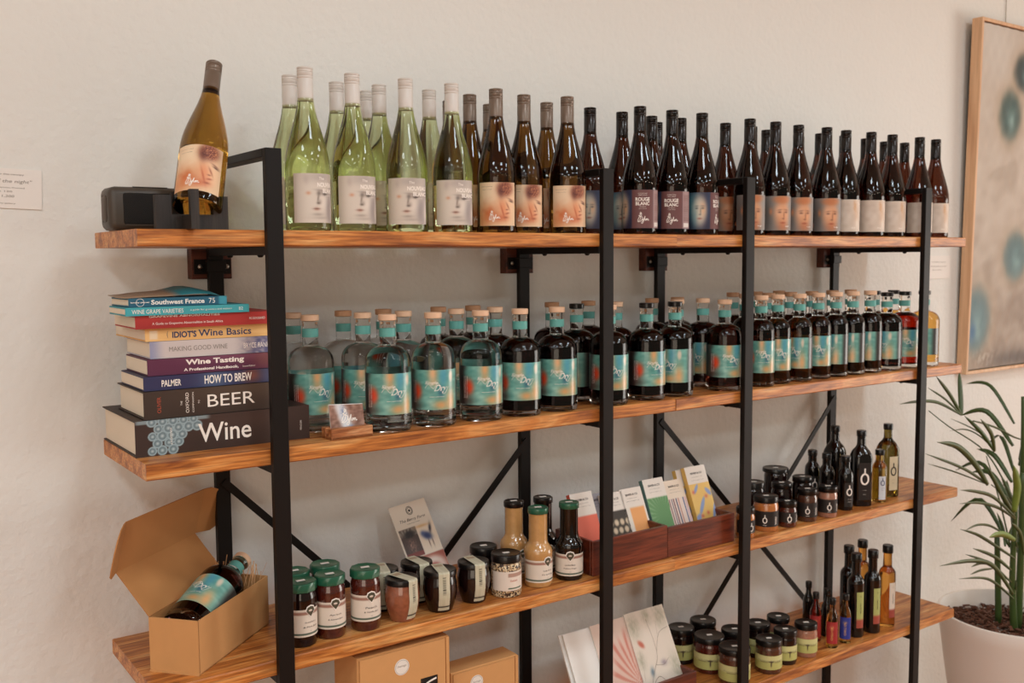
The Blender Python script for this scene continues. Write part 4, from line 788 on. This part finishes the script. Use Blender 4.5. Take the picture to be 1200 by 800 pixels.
lime(1.804, .050, .0320, .093, 'pale', 'slim lime-labelled jar with pale filling nearest the tiny bottles', 10)
lime(1.775, .124, .0325, .096, 'pale', 'lime-labelled jar behind the pale-filled one', 20)
lime(1.692, .128, .0340, .094, 'jam2', 'lime-labelled jar in the second row beside the third post', 10)
lime(1.508, .140, .0415, .097, 'jam', 'broad lime-labelled jar left of the third post', 5)
lime(1.488, .228, .0370, .097, 'jam2', 'lime-labelled jar right behind the greeting cards', 10)
lime(1.580, .232, .0370, .097, 'jam2', 'lime-labelled jar furthest back below the cross brace', 10)
lime(1.597, .130, .0365, .097, 'jam2', 'lime-labelled jar half hidden behind the third post', 20)
lime(1.504, .046, .0415, .097, 'brown', 'broad lime-labelled jar at the bottom edge of the picture', 20)
TP = [(0, .002), (.021, 0), (.0232, .001), (.0245, .006), (.0245, .160), (.0235, .168), (.019, .176), (.0140, .181), (.0130, .186), (.0125, .232), (0, .232)]
def tlab(c1, c2):
    me = wrap_label('label', .0245, .030, .138, 27, lambda u, v: mix(fillc(u, c1), c2, rectm(u, v, -1, 2, -1, .24, .01)), M['pr'], 12, 30)
    mb = MB(); fn = wrapfn(.0245, 0, .0008); put_text(mb, 'BALSAMIC', 0, .09, .004, rot=PI / 2, width=.03, fn=fn); put_text(mb, 'V', 0, .125, .005, fn=fn); return me, mb.build('lettering', M['ink'])
lg, lw = tlab('A9AE68', 'A04A3A'), tlab('D8CCBC', '9A4438')
G = 'tall bottles on the lowest shelf'
oil('tall_bottle', 2.086, .114, ZT[4], TP, 'soy', 'black', (.226, .249), .0155, 'dark tall bottle in the second row, leftmost of the tall ones', G)
oil('tall_bottle', 2.036, .052, ZT[4], TP, 'soy', 'black', (.226, .249), .0155, 'dark tall bottle in front beside the tiny blue-labelled bottle', G, lg, off=35)
oil('tall_bottle', 2.170, .125, ZT[4], TP, 'g_oil', 'black', (.226, .249), .0155, 'amber tall bottle rising behind the two dark ones', G)
oil('tall_bottle', 2.104, .043, ZT[4], TP, 'soy', 'black', (.226, .249), .0155, 'dark tall bottle in front next to the amber one with white label', G, lg, off=38)
oil('tall_bottle', 2.184, .047, ZT[4], TP, 'g_oil', 'black', (.226, .249), .0155, 'amber tall bottle with white label nearest the last post', G, lw, off=45)
MP = [(0, .002), (.013, 0), (.0158, .001), (.0168, .005), (.0168, .080), (.0155, .090), (.0105, .104), (.0078, .110), (.0072, .130), (0, .130)]
def mlab(c): 
    me = wrap_label('label', .0168, .014, .078, 62, lambda u, v: mix(fillc(u, c), 'D9A070', .5 * blob(u, v, .5, .75, .2, .08)), M['pr'], 16, 20)
    mb = MB(); put_text(mb, 'CHILLI OIL', 0, .045, .006, rot=PI / 2, width=.04, fn=wrapfn(.0168, 0, .0007)); return me, mb.build('lettering', M['yel'])
mr, mbl = mlab('A02A2A'), mlab('26358A')
G = 'tiny oil bottles on the lowest shelf'
oil('miniature_bottle', 1.972, .172, ZT[4], MP, 'soy', 'black', (.126, .144), .0095, 'tiny dark bottle at the back of the miniatures', G)
oil('miniature_bottle', 1.910, .098, ZT[4], MP, 'g_rose', 'black', (.126, .144), .0095, 'tiny red bottle with a red label, behind the pale-filled jar', G, mr)
oil('miniature_bottle', 1.966, .100, ZT[4], MP, 'soy', 'black', (.126, .144), .0095, 'tiny dark bottle in the middle of the miniatures', G)
oil('miniature_bottle', 1.907, .038, ZT[4], MP, 'g_yel', 'black', (.126, .144), .0095, 'tiny yellow bottle with a red label at the front', G, mr)
oil('miniature_bottle', 1.968, .038, ZT[4], MP, 'g_yel', 'black', (.126, .144), .0095, 'tiny yellow bottle with a bright blue label', G, mbl)

# greeting cards in a tray
tray(.965, 1.335, .020, .115, ZT[4], .080, 'red-brown wooden tray of greeting cards on the lowest shelf', name='card_tray')
def p_bird(u, v):
    C = fillc(u, 'D9CBBB'); n = noise(u, v, 3, 7)
    for a, b, s in ((.15, .85, .13), (.5, .93, .1), (.85, .9, .14), (.1, .5, .09), (.9, .35, .14), (.95, .15, .1), (.75, .1, .08)): C = mix(C, 'A5A08A', .75 * blob(u, v, a, b, s, s * .9) * (.5 + noise(u, v, 12, 3)))
    C = mix(C, 'B85A44', .95 * blob(u, v, .2, .66, .075, .035, -.4, 4)); C = mix(C, '5A6E7C', .9 * blob(u, v, .28, .36, .05, .04, .6)); C = mix(C, '8A7C86', .8 * blob(u, v, .62, .42, .07, .03)); return C
def p_protea(u, v):
    x, y = (u - .85), (v - .28) * 1.15; rr = np.hypot(x, y); a = np.arctan2(y, x); C = fillc(u, 'DCC4B4')
    return mix(C, 'C4705E', .85 * (1 - step(rr, .55 + .1 * np.sin(a * 9), .75)) * (.25 + .75 * step(np.sin(a * 24 + rr * 6), -.2, .7)))
def gcard(x, y, w, h, paint, label, lean, branches=False, z=.008, roll=0, rz=0):
    t = thing('greeting_card', label, 'card', (x, y, ZT[4] + z), 0, 'greeting cards in the lowest tray'); t.rotation_euler = (-lean, roll, rz)
    ob('card', MB().box(-w / 2, w / 2, .0003, .004, 0, h).build('card', M['paper']), t)
    if paint:
        p = ob('print', grid('print', 60, 80, lambda u, v: ((u - .5) * w, 0, v * h), paint, M['pr'], False), t)
        if branches:
            mb = MB(); fn = lambda a, b: (a * w, -.0005, b * h)
            for pts, ww in (([(-.4, .02), (-.3, .25), (-.15, .38), (0, .5), (.02, .68), (-.02, .9)], .0022), ([(-.34, .2), (-.1, .3), (.1, .2), (.3, .15)], .0022), ([(-.1, .42), (.1, .4), (.25, .45)], .0016), ([(.02, .55), (.2, .72), (.45, .76)], .0016), ([(-.45, .3), (-.4, .45), (-.38, .6)], .0012), ([(.15, .68), (.2, .85)], .001)): stroke(mb, [(a, b) for a, b in pts], ww, lambda a, b: fn(a, b), 4)
            V = mb.v; ob('painted_branches', mb2_(pts_=0, mb=mb, w=w, h=h), p)
def mb2_(pts_, mb, w, h): return mb.build('painted_branches', cache('brn', lambda: mat('brown_ink', '7A6456', .7)))
def stroke_scaled(*a): pass
_st = stroke
def stroke(mb, pts, w, fn, n=6):
    return _st(mb, pts, w if fn is None else w * SC[0], fn, n)
SC = [2.4]
gcard(1.263, .034, .134, .238, p_bird, 'greeting card with painted bird on a branch, rightmost', .47, True)
SC = [1]
gcard(1.150, .038, .130, .232, p_protea, 'greeting card with a pink flower, just right of the second post', .47)
gcard(1.068, .042, .132, .228, None, 'plain pale card left of the second post, front one', .47)
gcard(1.060, .050, .132, .226, None, 'plain pale card standing behind the other plain one', .47)

# kraft boxes on the lowest shelf
def kbox(x0, x1, y0, y1, h, label, sx, sz, win=None):
    t = thing('carton', label, 'box', ((x0 + x1) / 2, (y0 + y1) / 2, ZT[4]), 0, 'kraft cartons on the lowest shelf'); w = (x1 - x0) / 2; d = (y1 - y0) / 2
    ob('carton_body', MB().bbox(-w, w, -d + .003, d, 0, h, .001, 1).build('carton_body', M['card']), t)
    a, b = -w + .005, w - .010; y = -d
    mb = MB()
    if win:
        wx0, wx1, wz0, wz1 = win; mb.box(a, wx0, y, y + .002, .002, h - .004).box(wx0, wx1, y, y + .002, wz1, h - .004).box(wx0, wx1, y, y + .002, .002, wz0).box(wx1, b, y, y + .002, .002, h - .004)
        ob('window_recess', MB().box(wx0, wx1, y + .0021, y + .0028, wz0, wz1).build('window_recess', M['rubber']), t)
        fnw = flatfn((0, y - .0, 0), (1, 0, 0), (0, 0, 1), .0006); hb = MB(); stroke(hb, [(wx0, wz1 - .035), (wx0 + .012, wz1 - .014), (wx1 - .004, wz1 - .006)], .004, fnw); ob('rope_handle', hb.build('rope_handle', M['paper']), t)
    else: mb.box(a, b, y, y + .002, .002, h - .004)
    ob('front_flap', mb.build('front_flap', M['card']), t); ob('side_tab', MB().box(b + .0025, w, y, y + .003, .002, h - .002).build('side_tab', M['card']), t)
    st = ob('round_sticker', MB().lathe([(0, 0), (.0165, 0), (.0165, .0006), (0, .0006)], 32).build('round_sticker', M['sticker']), t, (sx - (x0 + x1) / 2, y, sz - ZT[4]), (PI / 2, 0, 0))
    mb = MB(); fn = flatfn((0, 0, .0006), (1, 0, 0), (0, 1, 0), .0003)
    put_text(mb, 'Swings & Roundabouts'[:6], 0, .002, .005, shear=.3, fn=fn, width=.02)
    for q in (.0145,): _st(mb, [(q * math.cos(a_), q * math.sin(a_)) for a_ in np.linspace(0, 2 * PI, 15)], .0006, fn, 3)
    ob('lettering', mb.build('lettering', M['leafw']), st)
kbox(.387, .597, .012, .118, .3475, 'large kraft carton with round white sticker under the third shelf', .485, .759, (.036, .077, .19, .272))
kbox(.630, .806, .058, .118, .240, 'smaller kraft carton with round sticker right of the large one', .694, .656)

# ---------------------------------------------------------------- planter and palm
PXc, PYc, PZ, PR = 2.82, -.02, .37, .24
t = thing('planter', 'large round white planter standing on the floor past the shelves', 'planter', (PXc, PYc, -.15))
ob('pot', lathem('pot', [(r_, z_) for r_, z_ in ((0, 0), (.15, 0), (.165, .004), (.185, .12), (.218, .34), (.236, .47), (.242, PZ + .146), (.240, PZ + .15), (.232, PZ + .15), (.230, PZ + .144), (.222, .45), (0, .45))], M['pot'], 72), t)
mb = MB(); r = random.Random(3)
for i in range(900):
    a = r.uniform(0, 6.283); q = .222 * math.sqrt(r.random()); c = Vector((PXc + q * math.cos(a), PYc + q * math.sin(a), r.uniform(.303, .322 + .012 * (1 - q / .22)))); d = Vector((r.uniform(-1, 1), r.uniform(-1, 1), r.uniform(-.4, .4))).normalized() * r.uniform(.006, .016)
    mb.bar(c - d, c + d, r.uniform(.006, .014), r.uniform(.002, .005))
o = thing('bark_mulch', 'brown bark chip mulch filling the white planter', 'mulch', me=mb.build('bark_mulch', M['bark'])); o['kind'] = 'stuff'
t = thing('potted_palm', 'dark green palm with long narrow leaves growing in the white planter', 'plant', (PXc, PYc, .3))
def tube(name, pts, r0, r1, m, parent, n=7):
    P = [Vector(p) for p in pts]; V = []; Fc = []
    for i, p in enumerate(P):
        tt = (P[min(i + 1, len(P) - 1)] - P[max(i - 1, 0)]).normalized(); x = tt.orthogonal().normalized(); y = tt.cross(x); rr = r0 + (r1 - r0) * i / (len(P) - 1)
        V += [p + (x * math.cos(2 * PI * k / n) + y * math.sin(2 * PI * k / n)) * rr for k in range(n)]
    Fc = [(i * n + k, i * n + (k + 1) % n, (i + 1) * n + (k + 1) % n, (i + 1) * n + k) for i in range(len(P) - 1) for k in range(n)] + [tuple(range(n - 1, -1, -1)), tuple(range((len(P) - 1) * n, len(P) * n))]
    ob(name, mesh(name, V, Fc, m), parent)
O = Vector((PXc, PYc, .3))
def spl(pts, n=5):
    P = [Vector(p) for p in pts]; Q = []
    for i in range(len(P) - 1):
        a = P[max(i - 1, 0)]; b = P[i]; c = P[i + 1]; d = P[min(i + 2, len(P) - 1)]
        for k in range(n): s_ = k / n; Q.append(.5 * ((2 * b) + (c - a) * s_ + (2 * a - 5 * b + 4 * c - d) * s_ * s_ + (3 * b - a - 3 * c + d) * s_ ** 3))
    return Q + [P[-1]]
def leafm(pts, w, m):
    Q = spl([Vector(p) - O for p in pts], 6); V = []; n = len(Q)
    for i, q in enumerate(Q):
        tt = (Q[min(i + 1, n - 1)] - Q[max(i - 1, 0)]).normalized(); s_ = tt.cross(Vector((.55, .8, 0))).normalized(); nn = s_.cross(tt); k = i / (n - 1); ww = w * (max(.12, math.sin(PI * min(1, k * .8 + .14)) ** .7)) * (1 - .9 * max(0, k - .8) / .2 if k > .8 else 1) / 2 * 1.1
        V += [q - s_ * ww + nn * ww * .35, q, q + s_ * ww + nn * ww * .35]
    me = mesh('leaf', V, [(3 * i + j, 3 * i + 1 + j, 3 * i + 4 + j, 3 * i + 3 + j) for i in range(n - 1) for j in (0, 1)], m); o = ob('leaf', me, t); o.modifiers.new('s', 'SOLIDIFY').thickness = .0006
LEAVES = [(0.011, [(2.627, 0.08, 1.05), (2.519, 0.06, 1.13), (2.405, 0.04, 1.199)]), (0.006, [(2.627, 0.08, 1.05), (2.495, 0.06, 1.116), (2.36, 0.04, 1.167)]), (0.009, [(2.609, 0.07, 1.053), (2.44, 0.05, 1.111), (2.304, 0.03, 1.13), (2.167, 0.01, 1.137)]), (0.016, [(2.662, 0.1, 1.044), (2.688, 0.12, 1.108), (2.708, 0.14, 1.186)]), (0.012, [(2.638, -0.03, 0.944), (2.588, -0.01, 1.01), (2.52, 0.01, 1.067)]), (0.012, [(2.582, -0.06, 0.955), (2.521, -0.08, 1.022), (2.418, -0.1, 1.081)]), (0.004, [(2.731, 0.02, 0.925), (2.669, 0.04, 0.992), (2.528, 0.06, 1.051)]), (0.004, [(2.731, 0.02, 0.925), (2.68, 0.04, 0.976), (2.621, 0.06, 1.005), (2.559, 0.08, 1.004)]), (0.006, [(2.536, -0.01, 1.052), (2.702, 0.01, 1.012), (2.868, 0.03, 0.957), (2.988, 0.05, 0.928)]), (0.017, [(2.493, -0.09, 0.866), (2.375, -0.11, 0.954), (2.244, -0.13, 1.022), (2.105, -0.15, 1.054)]), (0.008, [(2.511, -0.08, 0.862), (2.337, -0.1, 0.939), (2.096, -0.12, 1.018)]), (0.004, [(2.567, -0.05, 0.849), (2.343, -0.07, 0.923), (2.159, -0.09, 0.976)]), (0.014, [(2.717, -0.06, 0.73), (2.583, -0.08, 0.835), (2.466, -0.1, 0.931)]), (0.012, [(2.83, -0.01, 0.711), (2.808, 0.01, 0.783), (2.793, 0.03, 0.834)]), (0.024, [(2.658, -0.09, 0.754), (2.634, -0.11, 0.845), (2.565, -0.13, 0.925)]), (0.016, [(2.83, -0.03, 0.715), (2.873, -0.01, 0.821), (2.89, 0.01, 0.963)]), (0.01, [(2.703, -0.07, 0.726), (2.531, -0.09, 0.821), (2.394, -0.11, 0.863), (2.265, -0.13, 0.891)]), (0.009, [(2.743, -0.05, 0.71), (2.596, -0.07, 0.774), (2.447, -0.09, 0.817), (2.298, -0.11, 0.841)]), (0.01, [(2.761, -0.01, 0.605), (2.784, 0.01, 0.655), (2.774, 0.03, 0.711)]), (0.009, [(2.713, -0.07, 0.586), (2.54, -0.09, 0.669), (2.402, -0.11, 0.73), (2.272, -0.13, 0.773)]), (0.007, [(2.665, -0.05, 0.677), (2.548, -0.07, 0.724), (2.437, -0.09, 0.749), (2.33, -0.11, 0.753)]), (0.018, [(2.63, -0.11, 0.672), (2.513, -0.13, 0.716), (2.397, -0.15, 0.732)]), (0.01, [(2.669, -0.08, 0.56), (2.524, -0.1, 0.637), (2.363, -0.12, 0.697)]), (0.008, [(2.711, -0.06, 0.506), (2.537, -0.08, 0.607), (2.357, -0.1, 0.675)]), (0.013, [(2.632, -0.11, 0.494), (2.47, -0.13, 0.622), (2.311, -0.15, 0.675), (2.103, -0.17, 0.705)]), (0.007, [(2.554, -0.08, 0.587), (2.452, -0.1, 0.607), (2.353, -0.12, 0.618)]), (0.008, [(2.672, -0.09, 0.466), (2.526, -0.11, 0.551), (2.408, -0.13, 0.599), (2.236, -0.15, 0.636)]), (0.012, [(2.827, -0.03, 0.598), (2.791, -0.01, 0.635), (2.871, 0.01, 0.676)]), (0.008, [(2.534, -0.09, 0.608), (2.432, -0.11, 0.635), (2.339, -0.13, 0.647)]), (0.012, [(2.767, -0.07, 0.59), (2.7, -0.09, 0.678), (2.6, -0.11, 0.735)])]
for i, (w, P) in enumerate(LEAVES): leafm(P, w, M['leaf2'] if i in (14, 21) else M['leaf'])
def relO(*pts): return [Vector(p) - O for p in pts]
for P, a, b in (([(2.800, -.03, .305), (2.775, -.03, .50), (2.78, -.03, .752)], .013, .008), ([(2.842, -.02, .305), (2.825, -.03, .60), (2.815, -.03, .85)], .014, .008), ([(2.885, 0, .305), (2.88, 0, .6), (2.853, -.01, .944), (2.86, 0, 1.1)], .013, .006), ([(2.83, .04, .305), (2.80, .04, .62)], .012, .009)):
    tube('stem', [Vector(p) - O for p in spl(P, 5)], a, b, M['stem'] if 0 else M['leaf'], t)
for P in ([(2.78, -.03, .72), (2.717, -.04, .80), (2.62, -.01, .94), (2.50, .05, 1.03), (2.42, .07, 1.085)], [(2.79, -.02, .70), (2.70, -.05, .78), (2.53, -.08, .86)], [(2.80, -.02, .55), (2.74, .0, .75), (2.66, .01, .92)], [(2.8, -.03, .45), (2.70, -.08, .52)], [(2.8, -.03, .60), (2.73, -.06, .64)]):
    tube('stalk', [Vector(p) - O for p in spl(P, 5)], .0035, .0016, M['leaf'], t, 5)
r = random.Random(12)
for i in range(34):
    a = r.uniform(-1.3, 1.9); z0 = r.uniform(.55, 1.05); L_ = r.uniform(.2, .42); b = Vector((2.85 + .02 * math.cos(a), .0 + .02 * math.sin(a), z0)); d = Vector((math.cos(a), .55 * math.sin(a), 0))
    if b.y + d.y * L_ > .30: continue
    leafm([b, b + d * L_ * .5 + Vector((0, 0, L_ * .38)), b + d * L_ + Vector((0, 0, L_ * r.uniform(.1, .45)))], r.uniform(.008, .016), M['leaf'])

# ---------------------------------------------------------------- painting, wall cards
def p_art(u, v):
    C = fillc(u, 'B8A999'); n = noise(u, v * 2, 2, 31); n2 = noise(u, v * 2, 5, 17); C = mix(C, 'C9C2B8', step(v, .55, 1) * (.4 + .6 * n)); C = mix(C, '8A7460', .8 * (1 - step(v, .05, .55)) * (.3 + .8 * n)); C = mix(C, '6A5646', .5 * blob(u, v, .45, .2, .2, .2))
    C = mix(C, 'CFC5B8', .35 * n2); C = mix(C, '7A6450', .35 * step(noise(u, v * 2, 3, 5), .6, .95) * (1 - step(v, .45, .8)))
    for a, b, s1, s2, c1 in ((.252, .751, .082, .072, '2F4A46'), (.36, .881, .085, .055, '1E2E30'), (.354, .333, .095, .073, '3E5E62'), (.055, .145, .105, .098, '4A6A70'), (.62, .55, .08, .06, '35524E'), (.75, .80, .08, .06, '2C4444'), (.66, .2, .09, .08, '3E5C60'), (.88, .4, .07, .07, '38545A')):
        C = mix(C, 'A58A6C', .7 * blob(u, v, a, b, s1 * 1.45, s2 * 1.3, 0, 4)); C = mix(C, c1, .97 * blob(u, v, a, b, s1 * 1.05, s2, 0, 5)); C = mix(C, '8FAFAA', .75 * blob(u, v, a + .01, b - s2 * .2, s1 * .4, s2 * .5) * (.5 + .6 * n2))
    C = mix(C, '2E5C86', .8 * blob(u, v, .03, .11, .025, .03)); C = mix(C, 'D9CDBB', .7 * blob(u, v, .14, .03, .09, .02) * step(noise(u, v, 25, 2), .4, .7)); return mix(C, '3A2C24', .7 * blob(u, v, .4, .02, .25, .03))
AX0, AX1, AZ0, AZ1 = 3.028, 3.928, 1.133, 2.425
t = thing('painting', 'tall abstract painting with teal ovals in an oak frame', 'painting', (AX0, .338, AZ0)); t.rotation_euler = (.016, 0, 0)
w, h, d = AX1 - AX0, AZ1 - AZ0, .040
for b in ((0, .012, -d, 0, 0, h), (w - .012, w, -d, 0, 0, h), (.012, w - .012, -d, 0, 0, .012), (.012, w - .012, -d, 0, h - .012, h)): ob('frame_side', MB().bbox(*b, .0012, 1).build('frame_side', M['oak']), t)
ob('canvas', grid('canvas', 130, 190, lambda u, v: (.016 + u * (w - .032), -d + .008 + .0016 * math.sin(u * 90) * math.sin(v * 70), .016 + v * (h - .032)), p_art, M['pr']), t)
ob('canvas_backing', MB().box(.012, w - .012, -.02, -.012, .012, h - .012).build('canvas_backing', M['rubber']), t)
o = thing('hanging_wire', 'thin wire from which the framed painting hangs', 'wire', (3.30, WY - .004, 2.38), me=MB().bar((0, 0, 0), (-.002, 0, .72), .0016, .0016).build('hanging_wire', M['gold']))
def wcard(x0, x1, z0, z1, label, lines, rz=0):
    t = thing('wall_card', label, 'sign', (x0, WY - .0012, z0)); t.rotation_euler = (0, rz, 0)
    ob('card', MB().box(0, x1 - x0, -.0012, .0008, 0, z1 - z0).build('card', M['paper']), t); mb = MB(); fn = flatfn((0, -.0012, 0), (1, 0, 0), (0, 0, 1), .0004)
    for b, x, z, hh, ww, sh in lines: put_text(mb, b, x, z, hh, width=ww, shear=sh, fn=fn)
    ob('lettering', mb.build('lettering', M['leafw']), t)
wcard(-.20, -.080, 1.676, 1.749, 'white card with printed lines on the wall left of the shelves', [('Barking up the canopy', .055, .062, .004, .07, 0), ('Call of the night"', .060, .049, .008, .085, .25), ('Oil on canvas, framed', .058, .038, .003, .065, 0), ('100 x 120', .05, .031, .003, .04, 0), ('$ 1,200', .058, .022, .005, .03, .2), ('Sold by gallery', .055, .009, .003, .04, 0)], .03)
wcard(2.830, 2.975, 1.490, 1.573, 'faint white card on the wall between shelving and painting', [('Untitled in green', .07, .06, .005, .09, 0), ('Mixed media on board', .07, .045, .004, .1, 0), ('90 x 130 cm', .06, .032, .004, .06, 0)])
